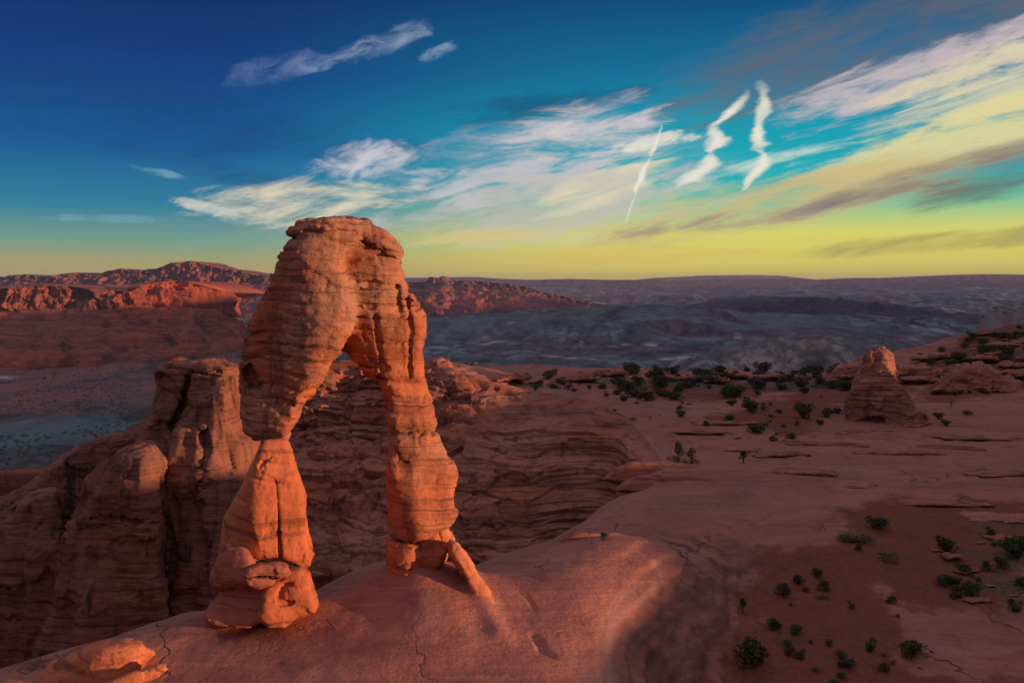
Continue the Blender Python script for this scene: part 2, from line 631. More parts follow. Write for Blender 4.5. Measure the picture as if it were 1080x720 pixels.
def weather(v, q, st=0.12, bed=1.0, gap=0.0, dip=(0.05, 0.02), lump=0.15, ls=1.2, joint=0.0, js=(1.5, 1.5, 2.5), fine=0.02, seed=0, blk=0.0, bs=None):
    """ledges, lumps, joints and grain along the normals"""
    n = normals(v, q)
    zz = v[:, 2] + dip[0] * v[:, 0] + dip[1] * v[:, 1] + 0.25 * bed * vnoise(v, 2.5 * bed, seed + 4)
    hor = np.sqrt(np.clip(1 - n[:, 2] ** 2, 0, 1))
    st = np.asarray(st)
    d = st * strata(zz, bed, seed) * (0.25 + 0.75 * hor) * (0.65 + 0.9 * vnoise(v, 2.2 * bed, seed + 8))
    d = d + lump * fbm(v, ls, 4, 0.5, seed + 1)
    if np.any(np.asarray(joint) > 0):
        w = worley(v + 0.25 * fbm(v, 0.8, 2, 0.5, 3)[:, None], js, seed)
        d = d - joint * (1 - ss(w, 0.0, 0.10))
    d = d + fine * fbm(v, 0.16, 3, 0.7, seed + 2)
    if bs is not None:
        d = d + blk * blocks(v, bs, seed + 5) + 0.4 * blk * blocks(v, np.array(bs) * 0.42, seed + 6)
    if np.any(np.asarray(gap) > 0):
        d = d + gap * bedgap(zz, v, 0.62 * bed, seed + 11)
    return v + n * d[:, None]


# ------------------------------------------------------------------ materials
def rock_mat(name, c1, c2, c3, scale=1.0, band=1.0, bump=0.25, varnish=0.4, dip=(0.05, 0.02), rough=0.92, dark=(0.05, 0.03, 0.028)):
    m = bpy.data.materials.new(name)
    m.use_nodes = True
    t = NT(m.node_tree)
    pos = t.n('ShaderNodeNewGeometry').outputs['Position']
    x, y, z = t.sep(pos)
    big = t.noise(t.vscale(pos, 0.16 / scale), 1, 4, 0.6)
    mid = t.noise(t.vscale(pos, 0.9 / scale), 1, 6, 0.65)
    fine = t.noise(t.vscale(pos, 9 / scale), 1, 4, 0.7)
    zz = t.m('ADD', z, t.m('ADD', t.m('MULTIPLY', x, dip[0]), t.m('MULTIPLY', y, dip[1])))
    zz = t.m('ADD', zz, t.m('MULTIPLY', mid, 0.5 * scale))
    bands = t.noise(t.vec(t.m('MULTIPLY', x, 0.05 / scale), t.m('MULTIPLY', y, 0.05 / scale), t.m('MULTIPLY', zz, 1.3 * band / scale)), 1, 6, 0.68)
    bfine = t.noise(t.vec(t.m('MULTIPLY', x, 0.12 / scale), t.m('MULTIPLY', y, 0.12 / scale), t.m('MULTIPLY', zz, 6.5 * band / scale)), 1, 4, 0.6)
    c = t.mix(t.step(bands, 0.38, 0.62), c1, c2)
    c = t.mix(t.step(big, 0.42, 0.64, 0, 0.85), c, c3)
    blot = t.noise(t.vscale(pos, (0.7 / scale, 0.7 / scale, 1.3 / scale)), 1, 7, 0.72)
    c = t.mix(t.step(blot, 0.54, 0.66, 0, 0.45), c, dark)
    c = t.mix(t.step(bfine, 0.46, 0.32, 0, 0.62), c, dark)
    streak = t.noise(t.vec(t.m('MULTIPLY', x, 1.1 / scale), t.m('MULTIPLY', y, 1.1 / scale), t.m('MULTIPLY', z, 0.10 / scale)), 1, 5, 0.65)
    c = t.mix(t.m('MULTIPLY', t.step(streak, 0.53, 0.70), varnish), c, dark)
    c = t.mix(t.step(fine, 0.35, 0.75, 0.0, 0.35), c, t.mix(0.5, c, (0.8, 0.6, 0.5), 'MULTIPLY'))
    b = t.n('ShaderNodeBsdfPrincipled')
    t.put(b.inputs['Base Color'], c)
    b.inputs['Roughness'].default_value = rough
    b.inputs['Specular IOR Level'].default_value = 0.15
    hgt = t.m('ADD', t.m('ADD', t.m('MULTIPLY', bfine, 0.5), t.m('MULTIPLY', mid, 0.35)), t.m('MULTIPLY', fine, 0.18))
    bp = t.n('ShaderNodeBump')
    bp.inputs['Strength'].default_value = bump
    bp.inputs['Distance'].default_value = 0.35 * scale
    t.put(bp.inputs['Height'], hgt)
    t.t.links.new(bp.outputs[0], b.inputs['Normal'])
    t.t.links.new(b.outputs[0], t.n('ShaderNodeOutputMaterial').inputs[0])
    return m


M_ARCH = rock_mat('arch_sandstone', (0.55, 0.20, 0.10), (0.36, 0.125, 0.07), (0.44, 0.27, 0.19), 1.0, 1.0, 0.9, 0.62)
M_LEG = rock_mat('leg_sandstone', (0.58, 0.195, 0.09), (0.46, 0.15, 0.075), (0.60, 0.24, 0.125), 1.2, 0.5, 0.5, 0.30)
M_BOULDER = rock_mat('boulder_sandstone', (0.40, 0.15, 0.095), (0.34, 0.12, 0.08), (0.44, 0.19, 0.125), 0.8, 0.7, 0.4, 0.15)
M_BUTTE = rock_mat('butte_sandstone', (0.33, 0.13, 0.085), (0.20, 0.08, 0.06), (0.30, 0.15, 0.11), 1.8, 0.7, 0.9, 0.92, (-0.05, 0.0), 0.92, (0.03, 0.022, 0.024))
M_WALL = rock_mat('canyon_sandstone', (0.44, 0.17, 0.10), (0.20, 0.08, 0.06), (0.42, 0.21, 0.15), 1.5, 1.1, 0.7, 0.60, (-0.045, 0.0))
M_SLAB = rock_mat('ledge_sandstone', (0.40, 0.17, 0.115), (0.30, 0.12, 0.085), (0.42, 0.20, 0.14), 1.5, 1.2, 0.4, 0.2)
M_MESA = rock_mat('mesa_sandstone', (0.46, 0.13, 0.075), (0.36, 0.10, 0.06), (0.28, 0.12, 0.085), 26, 1.4, 0.9, 0.75)
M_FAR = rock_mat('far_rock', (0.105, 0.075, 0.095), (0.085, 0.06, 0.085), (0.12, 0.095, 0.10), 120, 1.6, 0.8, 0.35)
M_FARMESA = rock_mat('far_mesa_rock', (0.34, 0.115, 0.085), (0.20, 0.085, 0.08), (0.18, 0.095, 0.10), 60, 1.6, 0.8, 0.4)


def ground_mat():
    m = bpy.data.materials.new('ground_rock_and_soil')
    m.use_nodes = True
    t = NT(m.node_tree)
    at_ = lambda nm: t.n('ShaderNodeAttribute', attribute_name=nm).outputs['Fac']
    pos = t.n('ShaderNodeNewGeometry').outputs['Position']
    x, y, z = t.sep(pos)
    big = t.noise(t.vscale(pos, 0.09), 1, 5, 0.6)
    mid = t.noise(t.vscale(pos, 0.55), 1, 6, 0.65)
    fine = t.noise(t.vscale(pos, 5.0), 1, 5, 0.7)
    zz = t.m('ADD', t.m('ADD', z, t.m('MULTIPLY', y, 0.035)), t.m('MULTIPLY', mid, 0.35))
    bands = t.noise(t.vec(t.m('MULTIPLY', x, 0.03), t.m('MULTIPLY', y, 0.03), t.m('MULTIPLY', zz, 2.2)), 1, 6, 0.65)
    bfine = t.noise(t.vec(t.m('MULTIPLY', x, 0.1), t.m('MULTIPLY', y, 0.1), t.m('MULTIPLY', zz, 9.0)), 1, 4, 0.6)
    rk = t.mix(t.step(bands, 0.38, 0.62), (0.41, 0.18, 0.13), (0.31, 0.135, 0.105))
    rk = t.mix(t.step(big, 0.45, 0.68, 0, 0.6), rk, (0.41, 0.21, 0.16))
    rk = t.mix(t.step(mid, 0.50, 0.66, 0, 0.65), rk, (0.23, 0.10, 0.085))
    rk = t.mix(t.step(fine, 0.50, 0.68, 0, 0.5), rk, (0.25, 0.10, 0.08))
    rk = t.mix(t.step(t.noise(t.vscale(pos, (0.25, 0.8, 1.0)), 1, 6, 0.7, 0.5), 0.52, 0.66, 0, 0.35), rk, (0.17, 0.085, 0.075))
    speck = t.noise(t.vscale(pos, 22.0), 1, 2, 0.5)
    rk = t.mix(t.m('MULTIPLY', t.step(speck, 0.62, 0.70), t.step(big, 0.40, 0.55)), rk, (0.50, 0.30, 0.24))
    rk = t.mix(t.m('MULTIPLY', at_('pale'), t.step(mid, 0.3, 0.62, 0.15, 0.7)), rk, (0.52, 0.32, 0.25))
    vo = t.n('ShaderNodeTexVoronoi', feature='DISTANCE_TO_EDGE')
    wv = t.n('ShaderNodeVectorMath', operation='ADD')
    t.put(wv.inputs[0], t.vscale(pos, (0.16, 0.10, 0.3)))
    nv = t.n('ShaderNodeTexNoise')
    t.put(nv.inputs['Vector'], pos)
    nv.inputs['Scale'].default_value = 0.5
    nv.inputs['Detail'].default_value = 5
    t.put(wv.inputs[1], t.vscale(nv.outputs['Color'], 0.45))
    t.put(vo.inputs['Vector'], wv.outputs[0])
    vo.inputs['Scale'].default_value = 1.0
    crack = t.m('MULTIPLY', t.step(vo.outputs['Distance'], 0.012, 0.002), t.step(t.noise(t.vscale(pos, 0.11), 1, 3, 0.5), 0.50, 0.62))
    rk = t.mix(t.m('MULTIPLY', crack, 0.8), rk, (0.09, 0.045, 0.04))
    bed = t.noise(t.vec(t.m('ADD', t.m('MULTIPLY', x, 0.06), t.m('MULTIPLY', mid, 0.25)), t.m('ADD', t.m('MULTIPLY', y, 0.9), t.m('MULTIPLY', zz, 3.0)), 0.0), 1.6, 4, 0.65)
    rk = t.mix(t.step(bed, 0.54, 0.68, 0, 0.38), rk, (0.20, 0.09, 0.075))
    rk = t.mix(t.step(bed, 0.44, 0.34, 0, 0.30), rk, (0.50, 0.27, 0.20))
    rk = t.mix(t.m('MULTIPLY', at_('stain'), t.step(mid, 0.30, 0.60)), rk, (0.13, 0.065, 0.055))
    so = t.mix(t.step(fine, 0.35, 0.65), (0.25, 0.088, 0.05), (0.17, 0.064, 0.042))
    so = t.mix(t.step(mid, 0.56, 0.66, 0, 0.7), so, (0.09, 0.075, 0.045))
    sk = t.step(t.m('ADD', at_('soil'), t.m('MULTIPLY', t.m('ADD', t.m('SUBTRACT', mid, 0.5), t.m('SUBTRACT', t.noise(t.vscale(pos, 0.14), 1, 5, 0.65), 0.5)), 1.3)), 0.36, 0.72)
    c = t.mix(sk, rk, so)
    bk = t.step(t.m('ADD', at_('brush'), t.m('MULTIPLY', t.m('SUBTRACT', t.noise(t.vscale(pos, 0.35), 1, 6, 0.75), 0.5), 2.6)), 0.45, 0.75)
    c = t.mix(bk, c, t.mix(t.step(fine, 0.4, 0.62), (0.070, 0.072, 0.045), (0.17, 0.12, 0.085)))
    # far valley: sage flats, purple clay, pale washes
    vp = t.vec(t.m('MULTIPLY', x, 1.0), t.m('MULTIPLY', y, 0.6), 0.0)
    v1 = t.noise(t.vscale(vp, 0.0030), 1, 7, 0.66, 0.8)
    v2 = t.noise(t.vscale(vp, 0.011), 1, 7, 0.68, 0.5)
    v3 = t.noise(t.vscale(vp, 0.05), 1, 5, 0.7)
    vc = t.mix(t.step(v1, 0.42, 0.58), (0.085, 0.135, 0.125), (0.14, 0.105, 0.125))
    vc = t.mix(t.step(v2, 0.50, 0.60, 0, 0.9), vc, (0.19, 0.29, 0.29))
    vc = t.mix(t.step(v2, 0.47, 0.38, 0, 0.85), vc, (0.055, 0.045, 0.055))
    vc = t.mix(t.step(t.noise(t.vscale(vp, 0.006), 1, 6, 0.62, 1.2), 0.59, 0.66, 0, 0.8), vc, (0.42, 0.38, 0.35))
    vc = t.mix(t.step(v3, 0.48, 0.60, 0, 0.7), vc, (0.032, 0.042, 0.028))
    vc = t.mix(t.m('MULTIPLY', at_('reef'), t.step(v3, 0.3, 0.6, 0.5, 1.0)), vc, (0.21, 0.165, 0.155))
    vc = t.mix(t.m('MULTIPLY', at_('redflat'), t.step(v2, 0.40, 0.58, 0.1, 0.85)), vc, (0.25, 0.11, 0.085))
    vc = t.mix(t.m('MULTIPLY', at_('sage'), t.step(v2, 0.38, 0.55, 0.0, 1.0)), vc, (0.11, 0.19, 0.19))
    vc = t.mix(t.m('MULTIPLY', at_('wash'), t.step(v3, 0.25, 0.5, 0.4, 1.0)), vc, (0.52, 0.48, 0.45))
    c = t.mix(at_('valley'), c, vc)
    b = t.n('ShaderNodeBsdfPrincipled')
    t.put(b.inputs['Base Color'], c)
    b.inputs['Roughness'].default_value = 0.95
    b.inputs['Specular IOR Level'].default_value = 0.12
    hgt = t.m('ADD', t.m('ADD', t.m('MULTIPLY', bfine, 0.12), t.m('MULTIPLY', mid, 0.9)), t.m('SUBTRACT', t.m('ADD', t.m('MULTIPLY', fine, 0.22), t.m('MULTIPLY', bed, 0.25)), t.m('MULTIPLY', crack, 0.5)))
    bp = t.n('ShaderNodeBump')
    bp.inputs['Strength'].default_value = 0.6
    bp.inputs['Distance'].default_value = 0.5
    t.put(bp.inputs['Height'], hgt)
    t.t.links.new(bp.outputs[0], b.inputs['Normal'])
    t.t.links.new(b.outputs[0], t.n('ShaderNodeOutputMaterial').inputs[0])
    return m


M_GROUND = ground_mat()


def leaf_mat(name, a, b_):
    m = bpy.data.materials.new(name)
    m.use_nodes = True
    t = NT(m.node_tree)
    pos = t.n('ShaderNodeNewGeometry').outputs['Position']
    f = t.noise(t.vscale(pos, 2.5), 1, 3, 0.6)
    b = t.n('ShaderNodeBsdfPrincipled')
    oi = t.n('ShaderNodeObjectInfo').outputs['Random']
    col = t.mix(t.step(f, 0.35, 0.65), a, b_)
    col = t.mix(t.step(oi, 0.55, 1.0, 0, 0.6), col, tuple(0.6 * k + 0.4 * w for k, w in zip(b_, (0.15, 0.14, 0.09))))
    t.put(b.inputs['Base Color'], col)
    b.inputs['Roughness'].default_value = 0.8
    b.inputs['Specular IOR Level'].default_value = 0.1
    t.t.links.new(b.outputs[0], t.n('ShaderNodeOutputMaterial').inputs[0])
    return m


M_JUNIPER = leaf_mat('juniper_foliage', (0.036, 0.055, 0.024), (0.095, 0.12, 0.05))
M_SAGE = leaf_mat('sage_foliage', (0.075, 0.085, 0.055), (0.12, 0.13, 0.085))
M_DRY = leaf_mat('dry_grass', (0.20, 0.15, 0.065), (0.10, 0.10, 0.045))
M_BARK = leaf_mat('juniper_bark', (0.10, 0.075, 0.055), (0.16, 0.12, 0.09))

# ------------------------------------------------------------------ the ground: one sheet to the horizon
# plan outline of the deep cirque: the near rim ...
RIM = [(-60, 790, 27), (10, 730, 30), (35, 712, 31), (150, 675, 34), (215, 648, 37.5), (300, 636, 39.2), (344, 628, 39.6), (405, 592, 43.0), (455, 594, 44),
       (506, 603, 43.6), (549, 584, 46.5), (584, 571, 49.5), (627, 557, 53.5), (658, 537, 58.5), (673, 524, 62)]
# ... and its far lip
LIP = [(200, 396, 112), (262, 393, 110), (320, 386, 108), (370, 381, 108), (420, 386, 108), (450, 382, 106), (480, 390, 104), (520, 404, 103),
       (560, 412, 104), (620, 422, 100), (660, 438, 90), (690, 474, 77), (700, 500, 68)]
rim = np.array([at(*p) for p in RIM])
lip = np.array([at(*p) for p in LIP])
ctrl = [at_drop(*p) for p in [
    (180, 715, 14.4), (300, 700, 14.1), (450, 715, 14.1), (600, 715, 14.3), (400, 690, 13.8), (520, 690, 13.9),
    (280, 655, 13.75), (215, 655, 14.1), (330, 640, 13.6), (440, 604, 12.65), (418, 628, 13.2), (480, 640, 13.15), (462, 614, 12.9), (400, 662, 13.6),
    (520, 655, 13.7), (560, 640, 13.7), (560, 604, 13.6), (600, 584, 13.8), (640, 566, 14.0), (620, 640, 13.7),
    (640, 690, 14.6), (660, 640, 14.2), (690, 600, 14.3), (700, 660, 15.3), (760, 640, 15.7), (720, 720, 16.8), (850, 700, 17.0), (950, 650, 16.6),
    (1050, 700, 17.0), (1000, 560, 15.3), (900, 545, 15.0), (800, 520, 14.7), (850, 600, 15.8), (750, 560, 14.6), (700, 530, 14.4),
    (750, 490, 14.6), (1050, 520, 14.8), (1050, 460, 14.5), (900, 450, 14.4), (720, 462, 14.5), (640, 412, 13.6), (760, 405, 14.6),
    (900, 405, 14.8), (1050, 400, 12.8), (1060, 352, 9.6), (980, 372, 12.5), (560, 396, 12.8), (690, 394, 14.5), (800, 389, 15.6), (920, 382, 14.6), (470, 382, 10.0), (400, 384, 10.0)]]
ctrl += [np.array(p, float) for p in [(44, 32, -1.0), (46, 12, 0.5), (60, 50, 0.3), (30, 8, -2.0), (0, 10, -2.5), (-20, 12, -2.0), (90, 90, 1.5), (80, 20, 1.5), (10, -20, -1), (60, -30, 1.5)]]
ctrl += [p for p in rim[1:] - np.array([0, 0, 0.0])]
ctrl += [p for p in lip]
ctrl = np.array(ctrl)


def tps_fit(P, lam=0.04):
    n = len(P)
    d = np.linalg.norm(P[:, None, :2] - P[None, :, :2], axis=2)
    K = np.where(d > 0, d * d * np.log(np.maximum(d, 1e-9)), 0) + lam * np.eye(n) * 10
    A = np.zeros((n + 3, n + 3))
    A[:n, :n] = K
    A[:n, n] = 1
    A[:n, n + 1:] = P[:, :2]
    A[n:, :n] = A[:n, n:].T
    return np.linalg.solve(A, np.concatenate([P[:, 2], [0, 0, 0]]))


TPS = tps_fit(ctrl)


def tps(x, y):
    sh = x.shape
    x, y = x.ravel(), y.ravel()
    out = np.empty(len(x))
    for i in range(0, len(x), 200000):
        s = slice(i, i + 200000)
        d2 = (x[s, None] - ctrl[None, :, 0]) ** 2 + (y[s, None] - ctrl[None, :, 1]) ** 2
        out[s] = (0.5 * d2 * np.log(np.maximum(d2, 1e-9))) @ TPS[:-3] + TPS[-3] + TPS[-2] * x[s] + TPS[-1] * y[s]
    return out.reshape(sh)


hole = np.concatenate([rim[:, :2], lip[::-1, :2], [[-60, 112], [-70, 40]]])


def poly_sd(P, x, y):
    d = np.full(x.shape, 1e9)
    ins = np.zeros(x.shape, bool)
    for a, b in zip(P, np.roll(P, -1, 0)):
        ab = b - a
        t = np.clip(((x - a[0]) * ab[0] + (y - a[1]) * ab[1]) / (ab @ ab), 0, 1)
        d = np.minimum(d, np.hypot(x - a[0] - t * ab[0], y - a[1] - t * ab[1]))
        c = (a[1] > y) != (b[1] > y)
        ins ^= c & (x < (b[0] - a[0]) * (y - a[1]) / (b[1] - a[1] + 1e-12) + a[0])
    return np.where(ins, d, -d)


def line_d(P, x, y):
    d = np.full(x.shape, 1e9)
    for a, b in zip(P[:-1, :2], P[1:, :2]):
        ab = b - a
        t = np.clip(((x - a[0]) * ab[0] + (y - a[1]) * ab[1]) / (ab @ ab), 0, 1)
        d = np.minimum(d, np.hypot(x - a[0] - t * ab[0], y - a[1] - t * ab[1]))
    return d


BOWL = np.array([at_drop(u, v, 14.4)[:2] for u, v in [(706, 585), (700, 598), (696, 612), (674, 636), (654, 656), (644, 678), (646, 700), (660, 728)]])

AZS = np.array([-180, -60, -30, -16, -12, -4.5, 0, 9, 21, 32, 60, 180])
RES = np.array([70, 70, 92, 105, 116, 128, 150, 158, 168, 225, 300, 300])


def gauss(x, y, u, Y, su, sy):
    x0 = (u - 540) / F * Y
    return np.exp(-((x - x0) / su) ** 2 - ((y - Y) / sy) ** 2)


VALLEY = -108.0


def height(x, y, detail=True):
    r = np.hypot(x, y)
    azd = np.degrees(np.arctan2(x, y))
    near = np.clip(tps(x, y), -9, 9)
    P = np.stack([x, y, 0 * x], -1)
    # valley and far country
    z = VALLEY + 8 * fbm(P, 260.0, 4, 0.5, 11) + ss(r, 1300, 2200) * 60 * (fbm(P, (620.0, 420.0, 1e4), 5, 0.55, 12) + 0.1) + ss(r, 2500, 9000) * (52 + 40 * fbm(P, (1400.0, 1400.0, 1e4), 5, 0.55, 13))
    z = z + ss(r, 1100, 1800) * 22 * (1 - 2 * np.abs(fbm(P, (420.0, 300.0, 1e4), 5, 0.55, 27)))
    z = z + 48 * gauss(x, y, 700, 1900, 300, 240)
    z = z + 62 * gauss(x, y, 820, 900, 150, 130) * (1 + 0.8 * fbm(P, 90, 5, 0.6, 5)) + 40 * gauss(x, y, 1010, 1000, 160, 200)
    z = z + 84 * gauss(x, y, 500, 420, 60, 90) * (1 + 0.2 * fbm(P, 40, 3, 0.5, 6))
    z = z + 112 * gauss(x, y, 1125, 620, 110, 130) * (1 + 0.3 * fbm(P, (60, 40, 40), 5, 0.6, 8))
    rf = gauss(x, y, 1125, 620, 85, 130)
    fq = (z + 4 * vnoise(P, 50.0, 9)) / 6.0
    z = z + ss(rf, 0.1, 0.4) * 2.5 * (ss(fq - np.floor(fq), 0.35, 0.65) - (fq - np.floor(fq))) + ss(rf, 0.1, 0.4) * 2.0 * fbm(P, 16.0, 4, 0.6, 10)
    off = ss(azd, 33, 38)
    shade_hill = np.exp(-((x - 860) / 120) ** 2 - (np.maximum(np.abs(y - 780) - 420, 0) / 200) ** 2) * 198  # unseen hills far to the right, added to shade the mesa foot and valley
    shade_hill = np.maximum(shade_hill, 255 * np.exp(-((x - 2700) / 500) ** 2 - (np.maximum(np.abs(y - 1500) - 900, 0) / 500) ** 2))
    z = np.minimum(z, 40) + off * shade_hill * (1 + 0.10 * fbm(P, 160.0, 3, 0.5, 17))
    re = np.interp(azd, AZS, RES) * (1 + 0.06 * noise1(azd, 3.0, 2))
    near = near + ss(azd, 30, 38) * (1 - ss(azd, 100, 125)) * np.interp(y, [10, 18, 24, 31, 36, 48, 60, 80], [4.6, 4.7, 6.2, 6.2, 5.0, 5.0, 6.8, 8.5]) * np.exp(-((x - 98 - 0.1 * y) / 26) ** 2) * (1 + 0.12 * fbm(P, 14.0, 3, 0.5, 19)) * ss(y, -60, -20)  # unseen ridge to the right, added and shaped to shade bowl and plateau
    fx, fy = at(441, 590, 38.6)[:2]
    near = near + 0.75 * np.exp(-(np.hypot(x - fx, (y - fy) * 0.8) / 1.9) ** 1.4)
    k = ss(r, re, re * 1.8)
    z = near * (1 - k) + z * k
    z = np.where(k > 0, z + 3.0 * fbm(P, 14.0, 3, 0.5, 21) * ss(k, 0, 0.3) * (1 - ss(k, 0.8, 1)), z)
    if detail:
        rough = ss(r, 44, 75) * (1 - ss(r, 260, 500))
        b = fbm(P, (16.0, 7.0, 9.0), 5, 0.5, 31)
        z = z + rough * (0.45 + 1.0 * ss(r, 100, 170) * (0.4 + 1.5 * ss(azd, 18, 26))) * b
        z = z + (1 - ss(r, 70, 120)) * 0.10 * fbm(P, 2.6, 4, 0.5, 33)
        # bedding steps
        st_ = 0.42
        q = (z + 0.03 * y + 0.25 * vnoise(P, 6.0, 35)) / st_
        fr = q - np.floor(q)
        rough = np.maximum(rough, 0.7 * ss(x, 3.5, 7) * (1 - ss(r, 60, 80)))
        z = z + rough * st_ * 0.5 * (ss(fr, 0.35, 0.65) - fr)
    d = poly_sd(hole, x, y)
    dd = np.maximum(d, 0)
    wob = 1 + 0.25 * vnoise(P, 7.0, 41)
    lipside = ss(line_d(rim, x, y) - line_d(lip, x, y), -3.0, 1.0)
    z = z - np.minimum(0.09 * dd ** 2.2 * wob * (1 - lipside) + lipside * 7.0 * dd, 42)
    bd = line_d(BOWL, x, y)
    bs_ = ss(x - np.interp(y, BOWL[::-1, 1], BOWL[::-1, 0]), 0.0, 0.8) * (1 - ss(bd, 3.0, 6.5)) * (1 - ss(r, 52, 60))
    q = bd / 0.85 + 0.5 * vnoise(P, 3.0, 61)
    q = q - np.floor(q)
    z = z - bs_ * (0.22 * bd * (1 - 0.1 * bd) * 0.6 + 0.20 * (ss(q, 0.45, 0.8) - q))
    # shallow weathered grooves on the near dome
    if detail:
        for (u0, v0, u1, v1, w, dep) in [(549, 610, 558, 612, .10, .05), (558, 612, 570, 618, .10, .06), (548, 630, 556, 634, .09, .05), (556, 634, 563, 641, .10, .05), (548, 646, 560, 652, .09, .04),
                                         (562, 664, 568, 668, .16, .12), (568, 668, 572, 676, .18, .16), (572, 676, 584, 681, .13, .10), (476, 596, 505, 640, .45, -.25), (505, 640, 528, 668, .5, -.28), (206, 650, 330, 640, 1.2, -.18),
                                         (692, 596, 696, 610, .22, .10), (696, 610, 672, 634, .22, .10), (672, 634, 650, 655, .22, .10), (650, 655, 641, 680, .22, .10), (641, 680, 645, 712, .22, .08)]:
            a, b_ = at_drop(u0, v0, 13.7)[:2], at_drop(u1, v1, 13.7)[:2]
            ab = b_ - a
            t = np.clip(((x - a[0]) * ab[0] + (y - a[1]) * ab[1]) / (ab @ ab), 0, 1)
            z = z - dep * np.exp(-(((x - a[0] - t * ab[0]) ** 2 + (y - a[1] - t * ab[1]) ** 2) / w ** 2))
    return z


azc = np.concatenate([np.arange(-180, -48, 3.0), np.arange(-48, -34, 0.6), np.arange(-34, 34, 0.085), np.arange(34, 48, 0.6), np.arange(48, 180, 3.0)])
rr = np.concatenate([np.exp(np.arange(math.log(5), math.log(25), 0.04)), np.exp(np.arange(math.log(25), math.log(240), 0.0052)),
                     np.exp(np.arange(math.log(240), math.log(16000), 0.016))])
AA, RR = np.meshgrid(np.radians(azc), rr, indexing='ij')
GX, GY = RR * np.sin(AA), RR * np.cos(AA)
GZ = height(GX, GY)
na, nr = GX.shape
ii = np.arange(na * nr).reshape(na, nr)
inx = np.roll(ii, -1, 0)
gq = np.stack([ii[:, :-1], ii[:, 1:], inx[:, 1:], inx[:, :-1]], -1).reshape(-1, 4)
ground = mesh_np('ground', np.stack([GX, GY, GZ], -1).reshape(-1, 3), gq[:, ::-1], M_GROUND)
ground['kind'] = 'structure'
ground['label'] = 'smooth reddish slickrock running out to the far valley'


def plan(pts, drop):
    return np.array([at_drop(u, v, drop)[:2] for u, v in pts])


soil = np.zeros(GX.shape)
for pts, drop, soft in [
    ([(770, 640), (800, 600), (850, 590), (900, 585), (880, 560), (930, 545), (1000, 545), (1090, 550), (1090, 640), (960, 640), (930, 620), (960, 660), (970, 690), (1090, 700), (1090, 760), (740, 760), (760, 690)], 16.3, 2.6),
    ([(740, 445), (780, 436), (800, 425), (860, 412), (960, 408), (960, 420), (890, 425), (880, 440), (840, 462), (800, 452)], 14.5, 5.0),
    ([(640, 412), (700, 404), (800, 398), (960, 396), (960, 412), (800, 416), (760, 430), (690, 424)], 14.5, 6.0),
    ([(960, 410), (985, 385), (1030, 355), (1100, 345), (1100, 405), (1010, 412)], 12.5, 5.0)]:
    soil = np.maximum(soil, ss(poly_sd(plan(pts, drop), GX, GY), -soft, soft))
attr(ground, 'soil', soil)
brush = np.zeros(GX.shape)
for pts, drop, soft, amt in [([(560, 412), (640, 402), (800, 394), (970, 394), (960, 408), (800, 412), (690, 416)], 14.5, 6.0, 0.75), ([(955, 408), (985, 380), (1030, 350), (1200, 335), (1200, 405), (1010, 412)], 12.5, 9.0, 0.60),
                             ([(950, 590), (1000, 560), (1100, 555), (1100, 640), (1000, 640)], 16.0, 2.0, 0.6)]:
    brush = np.maximum(brush, amt * ss(poly_sd(plan(pts, drop), GX, GY), -soft, soft))
attr(ground, 'brush', brush)


def stroke(pts, drop, w):
    P = plan(pts, drop)
    d = np.full(GX.shape, 1e9)
    for a, b in zip(P[:-1], P[1:]):
        ab = b - a
        t = np.clip(((GX - a[0]) * ab[0] + (GY - a[1]) * ab[1]) / (ab @ ab), 0, 1)
        d = np.minimum(d, np.hypot(GX - a[0] - t * ab[0], GY - a[1] - t * ab[1]))
    return np.exp(-(d / w) ** 2)


pale = np.maximum.reduce([stroke([(688, 592), (697, 602), (690, 616), (668, 636), (648, 656), (640, 676), (642, 700), (655, 725)], 14.3, 0.22),
                          0.6 * stroke([(676, 610), (650, 640), (632, 664), (630, 690), (636, 720)], 14.2, 0.16),
                          0.5 * stroke([(458, 640), (452, 660)], 13.3, 0.5), 0.35 * stroke([(500, 690), (505, 670)], 13.7, 0.5)])
attr(ground, 'pale', pale)
bd_ = line_d(BOWL, GX, GY)
right_of = ss(GX - np.interp(GY, BOWL[::-1, 1], BOWL[::-1, 0]), 0.0, 0.6) * (1 - ss(bd_, 3.5, 7.0)) * (1 - ss(np.hypot(GX, GY), 52, 60))
wb = bd_ + 0.35 * vnoise(np.stack([GX, GY, 0 * GX], -1), 2.5, 62)
stain = np.maximum(right_of * np.clip(0.35 + 0.9 * noise1(wb, 0.42, 3) + 0.5 * noise1(wb, 0.16, 4), 0, 1), 0.8 * stroke([(800, 590), (740, 620), (700, 660), (690, 720)], 15.3, 1.5), 0.6 * stroke([(840, 585), (770, 600), (730, 640)], 15.3, 1.2))
attr(ground, 'stain', stain)
RG, AZG = np.hypot(GX, GY), np.degrees(AA)
reG = np.interp(AZG, AZS, RES)
attr(ground, 'valley', ss(RG, reG * 1.02, reG * 1.5))
attr(ground, 'reef', ss(gauss(GX, GY, 1125, 620, 85, 130), 0.25, 0.55) + 0.25 * ss(gauss(GX, GY, 820, 900, 150, 130), 0.4, 0.8))
wash = np.maximum.reduce([stroke(p_, 119.0, w_) for p_, w_ in [([(488, 364), (500, 363), (512, 362)], 9), ([(503, 372), (515, 371), (528, 369)], 8), ([(572, 378), (590, 379), (606, 380), (625, 381)], 7),
                                                         ([(700, 381), (720, 380), (742, 379)], 7), ([(640, 371), (668, 369), (690, 370)], 6), ([(455, 372), (470, 374)], 6), ([(0, 399), (12, 400)], 8), ([(14, 372), (40, 373)], 5)]])
attr(ground, 'wash', wash)
